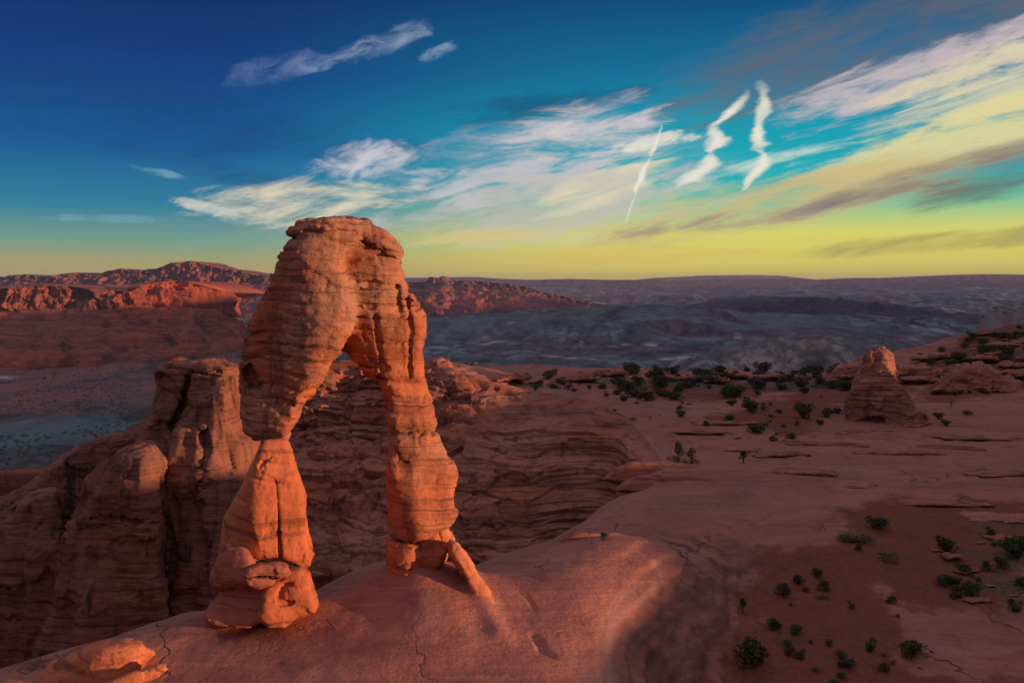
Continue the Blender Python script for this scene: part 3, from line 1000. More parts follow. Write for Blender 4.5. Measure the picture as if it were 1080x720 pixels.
attr(ground, 'redflat', ss(RG, 850, 950) * (1 - ss(RG, 1500, 1700)) * (1 - ss(AZG, -14, -11)))
attr(ground, 'sage', (ss(RG, 700, 760) * (1 - ss(RG, 840, 900)) * (1 - ss(AZG, -16, -12))) + 0.6 * ss(RG, 1700, 2000) * (1 - ss(RG, 2300, 2900)) * ss(AZG, -12, -8) * (1 - ss(AZG, 18, 24)))


def gz(x, y):
    return height(np.array([float(x)]), np.array([float(y)]))[0]


# ------------------------------------------------------------------ curtains: cliffs and mesas swept from plan outlines
def resample(pts, n):
    P = np.array(pts, float)
    s = np.concatenate([[0], np.cumsum(np.linalg.norm(np.diff(P[:, :2], axis=0), axis=1))])
    t = np.linspace(0, 1, n)
    return np.stack([np.interp(t, s / s[-1], P[:, k]) for k in range(3)], -1)


def sheet(rows, nt, ns):
    """rows: list of polylines top to bottom; ns: subdivisions between rows"""
    Rw = [resample(r, nt) for r in rows]
    out = []
    for a, b, n in zip(Rw[:-1], Rw[1:], ns):
        for k in range(n):
            out.append(a + (b - a) * (k / n))
    out.append(Rw[-1])
    V = np.stack(out, 1)
    i = np.arange(V.shape[0] * V.shape[1]).reshape(V.shape[:2])
    q = np.stack([i[:-1, :-1], i[:-1, 1:], i[1:, 1:], i[1:, :-1]], -1).reshape(-1, 4)
    return V.reshape(-1, 3), q


# the far wall of the cirque
mid_ = [(200, 480, 104), (262, 474, 103), (320, 468, 101), (370, 464, 100), (420, 460, 98), (450, 456, 95), (480, 452, 92), (520, 452, 90), (560, 452, 89), (620, 454, 88), (655, 464, 84), (680, 487, 74), (696, 501, 67.5)]
low_ = [(200, 640, 80), (262, 625, 79), (320, 610, 78), (370, 600, 77), (420, 598, 77), (450, 597, 76.5), (480, 596, 76), (520, 596, 76), (560, 596, 76), (620, 592, 76), (652, 572, 74), (676, 540, 68), (693, 512, 65.5)]
A_, B_, C_ = lip.copy(), np.array([at(*p) for p in mid_]), np.array([at(*p) for p in low_])
A0 = A_ + np.array([0, 2.5, -0.5])
D_ = C_ + np.array([0, -4, -16])
v, q = sheet([A0, A_, B_, C_, D_], 900, [6, 90, 150, 30])
n = normals(v, q)
if n[:, 1].mean() > 0:
    q = q[:, ::-1]
    n = -n
uu, vv = proj(v)
steep = 1 - ss(uu, 470, 600)
zz = v[:, 2] - 0.045 * v[:, 0] + 0.35 * vnoise(v, 9.0, 3)
edge = ss(A_[:, 0].max() - v[:, 0], 0.0, 3.0) * ss(np.abs(np.arange(len(v)) % (6 + 90 + 150 + 30 + 1)), 6, 16)
d = 1.3 * strata(zz, 2.6, 3) * (0.35 + 0.65 * steep) + 0.4 * strata(zz, 0.8, 8) * (0.3 + 0.6 * steep)
d = d + (0.3 + 0.9 * steep) * fbm(v, (4.0, 4.0, 8.0), 4, 0.5, 6)
d = d + steep * 0.9 * buttress(v, 5.0, 4) + (0.35 + 0.4 * steep) * bedgap(zz, v, 1.3, 7, 0.5)
d = d + steep * (0.7 * blocks(v, (3.5, 3.5, 1.8), 3) + 0.3 * blocks(v, (1.4, 1.4, 0.8), 4))
d = d + (1 - steep) * (0.50 * strata(zz, 0.9, 14) + 0.30 * strata(zz, 0.36, 15) + 0.45 * bedgap(zz, v, 0.9, 16, 0.6) + 0.25 * blocks(v * np.array([1, 1, 0]) + np.stack([0 * zz, 0 * zz, zz], -1), (7.0, 5.0, 0.6), 6))
v = v + n * (d * edge)[:, None] * np.array([1, 1, 0.6])
wall = mesh_np('canyon_wall', v, q, M_WALL)
wall['kind'] = 'structure'
wall['label'] = 'banded red canyon wall seen through and beside the arch'


def mesa(name, tops, cliff, base, back, scale, mat, nt, ns=(4, 26, 40), crag=1.0, gully=1.0, seed=0, notch=0.0):
    Tp = np.array([at(*p) for p in tops])
    Cp = np.array([at(*p) for p in cliff])
    Bp = np.array([at(*p) for p in base])
    v, q = sheet([Tp + np.array([0, back, -0.01 * back]), Tp, Cp, Bp, Bp + np.array([0, -0.02 * Bp[:, 1].mean(), -0.012 * Bp[:, 1].mean()])], nt, [*ns, 6])
    n = normals(v, q)
    if n[:, 1].mean() > 0:
        q, n = q[:, ::-1], -n
    m_ = sum(ns) + 6 + 1
    row = np.arange(len(v)) % m_
    a, b = ns[0], ns[0] + ns[1]
    wc = ss(row, a - 1, a + 3) * (1 - ss(row, b - 3, b + 6))
    wt = ss(row, b - 2, b + 10) * (1 - ss(row, m_ - 8, m_ - 2))
    s = scale
    hn = n * np.array([1, 1, 0.0])
    w = worley(v, (0.55 * s, 0.55 * s, 4 * s), seed)
    dc = crag * s * (0.3 * fbm(v, (1.6 * s, 1.6 * s, 6 * s), 5, 0.6, seed) + 0.7 * blocks(v, (0.6 * s, 0.6 * s, 7 * s), seed) + 0.25 * blocks(v, (0.3 * s, 0.3 * s, 2.0 * s), seed + 1) + 0.35 * buttress(v, 0.9 * s, seed + 2) - 0.15 * (1 - ss(w, 0, 0.22)) + 0.16 * strata(v[:, 2], 0.5 * s, seed))
    rid = 1 - np.abs(fbm(v * np.array([1, 0.6, 0.15]), 2.6 * s, 4, 0.55, seed + 7)) * 2.4
    dt = gully * s * (0.50 * rid + 0.22 * fbm(v, 0.7 * s, 4, 0.6, seed + 8) + 0.08 * strata(v[:, 2], 0.4 * s, seed + 3))
    v = v + hn * (wc * dc)[:, None] + n * (wt * dt)[:, None]
    tw = 1 - ss(row, a, a + 2)
    if notch:
        sk = fbm(v * np.array([1, 0.2, 0]), 1.2 * s, 4, 0.6, seed + 5)
        v[:, 2] += (1 - ss(row, a, b)) * notch * s * sk
    o = mesh_np(name, v, q, mat)
    o['kind'] = 'structure'
    return o


mesa('mesa', [(-120, 303, 1330), (-40, 303, 1330), (0, 304, 1330), (40, 301, 1350), (75, 302, 1380), (100, 307, 1370), (115, 306, 1390), (138, 307, 1390), (152, 300, 1430), (166, 297, 1450),
              (192, 296, 1490), (215, 301, 1520), (230, 305, 1550), (240, 309, 1570), (237, 312, 1700), (228, 315, 2000)],
     [(-120, 330, 1314), (-40, 330, 1314), (0, 330, 1314), (40, 325, 1334), (75, 326, 1359), (100, 328, 1354), (115, 328, 1369), (138, 328, 1374), (152, 326, 1409), (166, 325, 1429),
      (192, 326, 1464), (215, 327, 1499), (230, 329, 1544), (241, 334, 1574), (240, 336, 1700), (232, 338, 2020)],
     [(-120, 394, 1170), (-40, 392, 1180), (0, 390, 1190), (40, 389, 1210), (75, 388, 1240), (100, 388, 1250), (115, 388, 1260), (138, 387, 1275), (152, 386, 1290), (166, 384, 1310),
      (192, 381, 1345), (215, 377, 1390), (238, 373, 1430), (262, 366, 1560), (264, 360, 1740), (250, 355, 2100)], 260, 26, M_MESA, 1000, (4, 44, 90), 1.0, 1.0, 3, 0.12)

bt = [(-60, 292), (5, 292), (10, 290), (28, 289), (45, 293), (57, 290), (80, 287), (100, 291), (114, 285), (128, 283), (138, 287), (165, 283), (180, 277), (205, 275), (225, 282), (240, 283), (252, 286), (268, 288), (276, 291), (284, 288), (300, 289), (380, 294), (432, 298)]
mesa('far_butte', [(u, v_, 3000) for u, v_ in bt], [(u, 300 if u < 290 else 302, 2960) for u, v_ in bt], [(u, 336, 2300) for u, v_ in bt], 300, 36, M_FARMESA, 900, (4, 30, 50), 1.2, 1.0, 9, 0.10)

kt = [(380, 301), (430, 298), (440, 297), (449, 297), (452, 292), (457, 292), (459, 297), (463, 297), (465, 291), (469, 291), (472, 296), (500, 296), (520, 298), (540, 300), (556, 303), (575, 308), (600, 314), (640, 322), (690, 332), (740, 345)]
mesa('far_ridge', [(u, v_, 3600) for u, v_ in kt], [(u, v_ + 8, 3560) for u, v_ in kt], [(u, max(348, v_ + 14), 2700) for u, v_ in kt], 200, 34, M_FARMESA, 800, (4, 24, 70), 1.0, 1.8, 15, 0.08)

pt = [(380, 296), (430, 293), (500, 292), (530, 294), (560, 295), (600, 294), (640, 295), (690, 295), (720, 296), (760, 294), (800, 294), (845, 294), (870, 295), (900, 293), (940, 293), (980, 292), (1000, 290), (1040, 289), (1100, 290), (1180, 289), (1300, 291)]
mesa('far_plateau', [(u, v_, 9000) for u, v_ in pt], [(u, v_ + 6, 8900) for u, v_ in pt], [(u, 322, 6300) for u, v_ in pt], 1500, 90, M_FAR, 800, (4, 12, 60), 0.25, 0.6, 21, 0.0)
M_VALE = rock_mat('valley_clay', (0.095, 0.10, 0.115), (0.06, 0.055, 0.07), (0.13, 0.115, 0.12), 60, 1.2, 0.9, 0.5)
M_SCARP = rock_mat('valley_scarp_clay', (0.17, 0.225, 0.22), (0.11, 0.13, 0.13), (0.22, 0.20, 0.19), 50, 1.6, 0.9, 0.4)
vt = [(560, 362), (640, 352), (690, 340), (750, 328), (800, 319), (850, 313), (900, 316), (950, 322), (1000, 330), (1060, 336), (1160, 340)]
mesa('valley_ridge', [(u, v_, 2600) for u, v_ in vt], [(u, v_ + 5, 2540) for u, v_ in vt], [(u, 380, 1750) for u, v_ in vt], 600, 30, M_VALE, 700, (6, 12, 80), 0.5, 1.8, 33, 0.10)
st_ = [(380, 356), (440, 352), (480, 345), (520, 341), (560, 338), (610, 336), (650, 338), (690, 346), (730, 352)]
mesa('valley_scarp', [(u, v_, 2750) for u, v_ in st_], [(u, v_ + 3, 2730) for u, v_ in st_], [(u, v_ + 17, 2350) for u, v_ in st_], 400, 16, M_SCARP, 700, (4, 10, 40), 0.7, 1.6, 37, 0.10)
ft = [(660, 296), (690, 293), (715, 292), (740, 290.5), (790, 290), (820, 290.5), (845, 293), (870, 296)]
mesa('distant_mesa', [(u, v_, 14000) for u, v_ in ft], [(u, v_ + 3, 13950) for u, v_ in ft], [(u, 304, 12000) for u, v_ in ft], 600, 150, M_FAR, 160, (3, 8, 12), 0.5, 0.5, 25, 0.0)

# ------------------------------------------------------------------ the arch
PA = Piece([(309, 247), (318, 238), (335, 233), (360, 231), (386, 237), (382, 258), (372, 264), (366, 272), (364, 286), (372, 296), (377, 312), (376, 333), (370, 347),
            (363, 360), (357, 372), (347, 382), (340, 396), (330, 409), (320, 420), (312, 432), (308, 446), (304, 460), (292, 467), (264, 465), (255, 457), (255, 442), (257, 420),
            (252, 402), (252, 383), (257, 370), (262, 350), (267, 333), (275, 317), (285, 300), (292, 283), (294, 270), (301, 258)],
           [(335, 360, 34.9, -0.42, 0.06), (335, 360, 34.9, 0.30, 0.06)], 38.8, 0.55)
PB = Piece([(350, 233), (382, 236), (400, 246), (413, 256), (421, 267), (423, 280), (423, 293), (430, 305), (438, 317), (446, 328), (448, 345), (449, 367), (451, 397), (455, 412), (457, 437),
            (463, 447), (461, 455), (466, 468), (473, 482), (478, 497), (478, 545), (469, 557), (448, 566), (427, 572), (409, 564), (405, 548), (408, 534), (410, 500), (412, 475), (411, 458),
            (407, 440), (410, 430), (408, 417), (400, 403), (387, 393), (373, 383), (366, 373), (350, 365), (345, 330), (345, 260)],
           [(403, 380, 36.4, 0.40, 0.02), (403, 380, 36.4, -0.45, -0.12), (425, 540, 36.62, -1.6, -0.5)], 40.2, 0.5)
cave = ([(257, 391), (260, 386), (265, 380), (267, 388), (272, 396), (270, 403), (274, 411), (266, 407), (262, 410), (259, 400)], 0.7)
PA.cr = [(sdf2(cave[0]), cave[1]), (sdf2([(366, 267), (372, 270), (373, 277), (366, 279)]), 0.7)]


def grooves(d, P, u, v):
    # joints that run round the blocks: necks between upper span and legs, bedding planes in the right limb
    y = P[..., 1]
    for (u0, v0, u1, v1, w, dep) in [(405, 457, 470, 452, 2.2, .35), (378, 297, 420, 301, 1.4, .2), (385, 322, 446, 326, 1.3, .18), (395, 332, 400, 420, 1.4, .2), (372, 383, 405, 391, 1.2, .2),
                                     (430, 306, 434, 400, 1.3, .25), (255, 430, 310, 426, 1.5, .12), (262, 352, 370, 346, 1.2, .10), (417, 300, 421, 330, 1.3, .22)]:
        ax, ay = u1 - u0, v1 - v0
        t = np.clip(((u - u0) * ax + (v - v0) * ay) / (ax * ax + ay * ay), 0, 1)
        dist = np.hypot(u - u0 - t * ax, v - v0 - t * ay)
        d = d + dep * np.exp(-(dist / w) ** 2)
    return d


arch = empty('stone_arch', (-7.8, 37, 0), 'huge freestanding orange sandstone arch on the slickrock rim', 'rock arch')
v, q = rock([PA, PB], 0.085, 0.35, 0.16, 1.6, 1, grooves)
up = ss(v[:, 2], 4.5, 7.5)
v = weather(v, q, 0.04 + 0.07 * up, 0.8, 0.05 + 0.10 * up, (0.06, 0.02), 0.11, 1.9, 0.015 + 0.025 * up, (2.0, 2.0, 0.8), 0.035, 2, 0.08, (2.0, 2.0, 1.2))
part('span', v, q, M_ARCH, arch)
cap = Piece([(305, 247), (307, 240), (315, 236), (333, 231), (360, 229), (384, 233), (402, 242), (415, 252), (424, 261), (425, 268), (419, 272), (408, 268), (396, 260), (380, 250), (360, 245), (335, 246), (318, 249)],
            [(335, 240, 35.15, 0.50, 0), (335, 240, 35.15, -0.5, 0)], 39.8, 0.35)
v, q = rock([cap], 0.07, 0.3, 0.12, 1.0, 1)
v = weather(v, q, 0.08, 0.75, 0.12, (0.02, 0.0), 0.12, 1.0, 0.08, (1.8, 1.4, 0.6), 0.03, 5, 0.07, (1.5, 1.3, 0.5))
part('cap_rock', v, q, M_ARCH, arch)
PL = Piece([(275, 471), (278, 464), (302, 464), (307, 474), (313, 492), (316, 506), (321, 520), (324, 562), (330, 586), (327, 597), (316, 601), (301, 592), (290, 587), (266, 589), (230, 596), (231, 575), (235, 545), (243, 530), (252, 515), (264, 490)],
           [(266, 540, 34.5, 0.32, 0.05), (266, 540, 34.5, -1.0, 0.05)], 37.8, 0.35,
           [([(289, 505), (291, 505), (295, 550), (298, 600), (294, 600), (292, 550)], 0.45), ([(270, 489), (285, 480), (287, 482), (272, 494)], 0.12)])
v, q = rock([PL], 0.06, 0.3, 0.07, 1.4, 1)
v = weather(v, q, 0.03, 1.2, 0.08, (0.05, 0.02), 0.06, 1.2, 0.0, (1.5, 1.5, 2.2), 0.025, 8, 0.06, (1.7, 1.7, 3.0))
part('leg', v, q, M_LEG, arch)
PF = Piece([(409, 600), (409, 570), (427, 571), (450, 564), (469, 554), (477, 568), (476, 575), (470, 584), (462, 600), (450, 612), (420, 612)],
           [(425, 585, 37.2, 0.34, 0.0), (425, 585, 37.2, -0.9, 0.0)], 40.2, 0.35, [([(440, 562), (441, 562), (444, 580), (442, 580)], 0.15), ([(461, 558), (462, 558), (466, 576), (464, 576)], 0.15)])
v, q = rock([PF], 0.06, 0.3, 0.08, 1.2, 1)
v = weather(v, q, 0.03, 0.8, 0.06, (0.0, 0.0), 0.05, 0.9, 0.0, (1.2, 1.2, 1.2), 0.025, 9, 0.08, (1.1, 1.1, 0.9))
part('footing', v, q, M_LEG, arch)


def boulder(name, label, cat, poly, fronts, yb, h=0.07, r=0.4, mat=None, group=None, warp=0.08, ws=1.0, cracks=(), **wk):
    p = Piece(poly, fronts, yb, r, cracks)
    v, q = rock([p], h, 0.3, warp, ws, 2)
    kw = dict(st=0.03, bed=0.6, lump=0.06, ls=0.8, joint=0.0, fine=0.022, blk=0.04, bs=(1.0, 1.0, 0.7))
    kw.update(wk)
    v = weather(v, q, **kw)
    c = v.mean(0)
    c[2] = v[:, 2].min()
    o = mesh_np(name, v - c, q, mat or M_BOULDER)
    o.location = c
    return tag(o, label, cat, group)


boulder('boulder', 'rounded boulder wedged against the shaded side of the left leg', 'boulder',
        [(224, 612), (224, 600), (230, 588), (240, 579), (256, 576), (265, 581), (270, 592), (268, 606), (260, 618), (240, 622), (228, 620)], [(245, 600, 33.6, -0.3, 0.1)], 36.8, 0.06, 0.45, M_BOULDER)
boulder('flat_boulder', 'flat double layered boulder resting under the tall left leg of the arch', 'boulder',
        [(257, 606), (260, 598), (272, 592), (290, 592), (302, 596), (308, 603), (303, 609), (291, 612), (286, 618), (272, 620), (261, 616)], [(280, 605, 33.2, 0.1, 0.1)], 36.0, 0.055, 0.3, M_BOULDER,
        cracks=[([(258, 606), (275, 606), (300, 608), (300, 609), (275, 608), (258, 608)], 0.5)])
boulder('base_boulder', 'knobbly block with a hollow below the left leg of the arch', 'boulder',
        [(275, 650), (277, 630), (280, 618), (290, 611), (305, 602), (318, 598), (326, 604), (329, 622), (335, 634), (331, 644), (318, 652), (300, 660), (285, 660)], [(300, 630, 33.5, 0.25, 0.12)], 37.2, 0.06, 0.35, M_LEG,
        cracks=[([(293, 636), (293, 622), (299, 616), (309, 614), (312, 618), (302, 620), (298, 628), (300, 634), (311, 634), (310, 637), (296, 640)], 0.2)], lump=0.1)
boulder('plinth_rock', 'low broad shaded shelf of rock under the rounded boulder', 'rock',
        [(216, 652), (224, 634), (238, 622), (252, 616), (272, 616), (284, 620), (283, 652), (264, 660), (240, 662), (224, 660)], [(250, 640, 34.0, -0.15, 0.35)], 38.2, 0.07, 0.3, M_BOULDER)
boulder('leaning_slab', 'long narrow slab leaning like a ramp against the right foot of the arch', 'rock slab',
        [(470, 574), (474, 570), (479, 571), (490, 587), (502, 604), (514, 622), (524, 642), (523, 650), (512, 650), (506, 640), (503, 632), (493, 615), (481, 594)], [(495, 605, 36.6, 0.25, 0.42)], 38.6, 0.05, 0.12, M_LEG, warp=0.12, lump=0.09, blk=0.06)
boulder('foreground_boulder', 'split dome of rock in the bottom left corner of the picture', 'boulder',
        [(20, 745), (36, 714), (55, 700), (80, 685), (110, 676), (132, 674), (150, 679), (163, 690), (152, 700), (140, 722), (130, 760), (20, 760)], [(130, 700, 30.0, -0.2, 0.3), (140, 700, 30.1, 0.5, 0.2)], 33.6, 0.06, 0.8, M_LEG,
        cracks=[([(90, 688), (120, 690), (150, 684), (150, 685), (120, 692), (90, 690)], 0.15)], lump=0.1)
boulder('broken_slab', 'small broken slab lying in front of the split dome of rock', 'rock slab',
        [(108, 722), (140, 708), (160, 702), (176, 701), (179, 706), (170, 712), (150, 722), (125, 736)], [(150, 712, 29.6, 0.3, 0.2)], 31.0, 0.045, 0.25, M_LEG)
for lb, poly, Y0, Y1 in [
    ('upper of two low ledge stones beside the small rim bush', [(589, 574), (592, 565), (606, 561), (622, 560), (645, 562), (668, 566), (690, 569), (693, 575), (686, 580), (668, 577), (640, 572), (615, 573), (600, 576)], 48.6, 51.0),
    ('lower tapering ledge stone below the small rim bush', [(618, 575), (640, 571), (660, 575), (680, 583), (689, 588), (686, 592), (674, 590), (655, 582), (636, 578)], 47.6, 49.4),
    ('flat shelf of layered rock in front of the twin dark conifers', [(648, 518), (658, 508), (672, 502), (695, 499), (730, 502), (765, 507), (798, 511), (803, 516), (770, 519), (700, 520)], 65.5, 69.5),
    ('long low ledge under the twin dark conifers', [(635, 506), (648, 494), (665, 487), (700, 487), (730, 492), (745, 498), (720, 505), (690, 504), (662, 510)], 69.0, 74.0),
]:
    boulder('ledge_stone', lb, 'rock ledge', poly, [((poly[0][0] + poly[6][0]) / 2, poly[0][1], Y0, 0.05, 0.5)], Y1, 0.10, 0.3, M_SLAB, 'low ledges on the slickrock', bed=0.35, st=0.07, lump=0.08)

# ------------------------------------------------------------------ the pinnacle
PP = Piece([(890, 458), (892, 440), (893, 428), (897, 417), (903, 405), (908, 393), (912, 386), (915, 376), (920, 370), (927, 366), (936, 366), (942, 371), (941, 382), (945, 395), (948, 408), (956, 419), (963, 428), (966, 436), (976, 442), (990, 452), (994, 462), (900, 464)],
           [(944, 395, 91.5, -0.5, 0.30), (944, 395, 91.5, 1.0, 0.80)], 99, 0.3,
           [([(894, 446), (905, 442), (930, 440), (932, 447), (910, 451), (896, 452)], 1.2)])
v, q = rock([PP], 0.11, 0.3, 0.35, 2.0, 1)
v = weather(v, q, 0.18, 1.2, 0.22, (0.03, 0.0), 0.26, 2.2, 0.05, (2.2, 2.2, 1.0), 0.06, 12, 0.16, (2.0, 2.0, 1.2))
c = np.array([*v[:, :2].mean(0), v[:, 2].min()])
pin = mesh_np('rock_pinnacle', v - c, q, M_WALL)
pin.location = c
tag(pin, 'pointed cone of stacked rock alone on the plateau, lit along its right edge', 'pinnacle')

# ------------------------------------------------------------------ the butte behind the left leg
B1 = Piece([(172, 392), (178, 384), (200, 382), (215, 381), (240, 383), (250, 388), (255, 402), (258, 430), (275, 470), (300, 520), (320, 720), (50, 720), (66, 620), (92, 545), (128, 502), (150, 455), (168, 420)],
           [(235, 430, 80.0, -0.40, 0.22), (235, 430, 80.0, 1.2, 0.22)], 92, 0.7,
           [([(196, 394), (208, 392), (197, 430), (180, 458), (176, 452), (190, 425)], 1.6), ([(172, 392), (250, 391), (250, 393), (172, 394)], 0.6)])
B2 = Piece([(222, 408), (236, 406), (246, 412), (257, 440), (268, 480), (290, 560), (310, 720), (150, 720), (158, 590), (166, 510), (186, 456), (206, 424)],
           [(232, 480, 75.0, -0.35, 0.22), (222, 480, 75.0, 1.1, 0.22)], 86, 1.0,
           [([(212, 452), (218, 450), (226, 470), (222, 500), (216, 520), (214, 480)], 0.7), ([(170, 500), (176, 500), (182, 600), (188, 720), (174, 720)], 0.8)])
B3 = Piece([(112, 494), (124, 476), (140, 470), (160, 472), (172, 486), (166, 540), (172, 620), (180, 720), (30, 720), (52, 640), (72, 572), (92, 528)],
           [(150, 520, 71.0, -0.35, 0.22), (150, 520, 71.0, 0.5, 0.22)], 84, 0.7, [([(95, 545), (170, 552), (170, 555), (95, 549)], 0.4)])
B4 = Piece([(-40, 570), (0, 548), (20, 526), (40, 520), (62, 522), (66, 560), (72, 720), (-60, 720)], [(40, 560, 76.0, -0.2, 0.12)], 92, 0.8)
B5 = Piece([(-30, 545), (20, 520), (60, 490), (100, 468), (140, 455), (160, 446), (180, 470), (190, 720), (-60, 720)], [(120, 500, 86, -0.3, 0.25)], 99, 0.7)
v, q = rock([B1, B2, B3, B4, B5], 0.18, 0.5, 0.4, 4.0, 1)
v = v + normals(v, q) * (0.7 * buttress(v, 4.5, 6) * (1 - ss(v[:, 2], 3.0, 5.5)))[:, None]
v = weather(v, q, 0.16 + 0.22 * ss(v[:, 2], 2.0, 4.5), 1.8, 0.16 + 0.25 * ss(v[:, 2], 2.0, 4.5), (0.04, 0.02), 0.35, 4.0, 0.0, (3.2, 3.2, 2.5), 0.07, 17, 0.32, (3.8, 3.8, 5.5))
c = np.array([*v[:, :2].mean(0), v[:, 2].min()])
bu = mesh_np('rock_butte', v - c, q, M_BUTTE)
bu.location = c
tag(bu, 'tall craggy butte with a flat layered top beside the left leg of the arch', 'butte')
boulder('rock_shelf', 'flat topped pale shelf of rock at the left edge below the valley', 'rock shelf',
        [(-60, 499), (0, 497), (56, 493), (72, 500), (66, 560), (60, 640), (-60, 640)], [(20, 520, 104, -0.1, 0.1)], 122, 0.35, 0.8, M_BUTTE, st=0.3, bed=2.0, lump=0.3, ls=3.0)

# ------------------------------------------------------------------ domes and knobs on the plateau
for lb, poly, Y0, Y1 in [
    ('brightly lit dome of rock at the far edge of the plateau beyond the arch', [(538, 408), (546, 396), (556, 389), (566, 386), (578, 391), (590, 397), (596, 404), (594, 410)], 142, 152),
    ('larger of two small sunlit domes side by side on the plateau edge', [(642, 402), (648, 391), (656, 386), (663, 384), (672, 389), (677, 396), (678, 403)], 158, 166),
    ('smaller of two small sunlit domes side by side on the plateau edge', [(672, 403), (678, 393), (684, 389), (693, 393), (699, 403)], 162, 170),
    ('broken knobby outcrop at the canyon lip just right of the arch', [(440, 420), (440, 388), (448, 380), (460, 376), (470, 382), (482, 389), (496, 398), (512, 404), (520, 412), (520, 424)], 104, 114),
    ('layered low outcrop behind the knobby outcrop', [(505, 414), (512, 403), (530, 400), (560, 402), (600, 405), (606, 412), (560, 418)], 118, 128),
    ('bare pink dome left of the pinnacle', [(872, 404), (884, 392), (898, 384), (914, 378), (932, 377), (944, 384), (950, 400)], 135, 148),
    ('bare slickrock hump on the right hillside', [(980, 416), (992, 402), (1006, 392), (1022, 386), (1036, 386), (1050, 392), (1064, 400), (1090, 410), (1090, 418)], 110, 122),
    ('pale ledge of rock high on the right hillside', [(940, 398), (952, 392), (975, 388), (1000, 390), (1004, 396), (980, 402)], 128, 136),
]:
    cu = np.mean([p[0] for p in poly])
    boulder('rock_dome', lb, 'rock dome', poly, [(cu, poly[0][1] - 8, Y0, -0.05, 0.5)], Y1, 0.16, 0.9, M_SLAB, 'domes of rock on the plateau', 0.5, 3.0, st=0.28, bed=0.9, lump=0.3, ls=2.0, joint=0.18, js=(2.5, 2.5, 1.2), fine=0.06, blk=0.3, bs=(2.6, 2.6, 0.9))

LEDGE = []
for k in range(4):
    w = 60 + 12 * k
    p = Piece([(540 - w, 470), (540 - w * .9, 452 + k), (540 - w * .4, 446), (540 + w * .3, 448 - k), (540 + w * .85, 455), (540 + w, 470)], [(540, 458, 30, 0.1 * (k - 1.5), 1.2)], 33.5, 0.25)
    v, q = rock([p], 0.11, 0.3, 0.25, 1.2, 1)
    v = weather(v, q, 0.10, 0.5, 0.15, (0.02, 0), 0.15, 1.2, 0.0, (1, 1, 1), 0.04, 30 + k, 0.18, (1.3, 1.3, 0.4))
    c = v.mean(0)
    c[2] = v[:, 2].min() + 0.25 * np.ptp(v[:, 2])
    o = mesh_np('rock_ledge', v - c, q, M_SLAB)
    LEDGE.append(o.data)
    bpy.data.objects.remove(o)

# ------------------------------------------------------------------ shrubs and small trees
def foliage_mesh(name, seed, shape, n, leaf, mat):
    """many small leaf-sprays spread through lobes of the crown"""
    g = np.random.default_rng(seed)
    lobes = []
    for k in range(9 if shape == 'bush' else 8):
        if shape == 'cone':
            h_ = g.uniform(0.12, 0.95)
            a, r_ = g.uniform(0, 6.28), 0.24 * (1.05 - h_)
            lobes.append((r_ * math.cos(a), r_ * math.sin(a), h_, 0.10 + 0.20 * (1 - h_), 0.16))
        elif shape == 'low':
            a, r_ = g.uniform(0, 6.28), g.uniform(0, 0.40)
            lobes.append((r_ * math.cos(a), r_ * math.sin(a), g.uniform(0.08, 0.16), g.uniform(.14, .22), g.uniform(.08, .12)))
        else:
            a, r_ = g.uniform(0, 6.28), g.uniform(0.05, 0.34)
            lobes.append((r_ * math.cos(a), r_ * math.sin(a), g.uniform(0.12, 0.60), g.uniform(.17, .28), g.uniform(.14, .24)))
    V, Q = [], []
    for i in range(n):
        L = lobes[g.integers(len(lobes))]
        d = g.normal(size=3)
        d /= np.linalg.norm(d)
        rad = g.uniform(0.35, 1.08) ** 0.6
        c = np.array([L[0] + d[0] * L[3] * rad, L[1] + d[1] * L[3] * rad, max(0.02, L[2] + d[2] * L[4] * rad)])
        a = g.normal(size=3)
        a /= np.linalg.norm(a)
        b = np.cross(a, g.normal(size=3))
        b /= np.linalg.norm(b)
        s = leaf * g.uniform(0.6, 1.4)
        k = len(V)
        V += [c - a * s * 0.5, c + b * s * 0.3, c + a * s * 0.6, c - b * s * 0.3]
        Q.append([k, k + 1, k + 2, k + 3])
    o = mesh_np(name, np.array(V), np.array(Q), mat, smooth=False)
    return o, lobes


def stem_mesh(name, lobes, mat, r0=0.03):
    V, Q = [], []
    for L in [(0, 0, 0.35, 0, 0)] + list(lobes[:6]):
        p0, p1 = np.array([0, 0, -0.06]), np.array([L[0], L[1], L[2]])
        pm = (p0 + p1) / 2 + np.array([0, 0, -0.05])
        k0 = len(V)
        for j, (p, r_) in enumerate(((p0, r0), (pm, r0 * 0.7), (p1, r0 * 0.25))):
            for a in range(5):
                V.append(p + r_ * np.array([math.cos(a * 1.2566), math.sin(a * 1.2566), 0]))
        for j in range(2):
            for a in range(5):
                Q.append([k0 + j * 5 + a, k0 + j * 5 + (a + 1) % 5, k0 + j * 5 + 5 + (a + 1) % 5, k0 + j * 5 + 5 + a])
    return mesh_np(name, np.array(V), np.array(Q), mat)


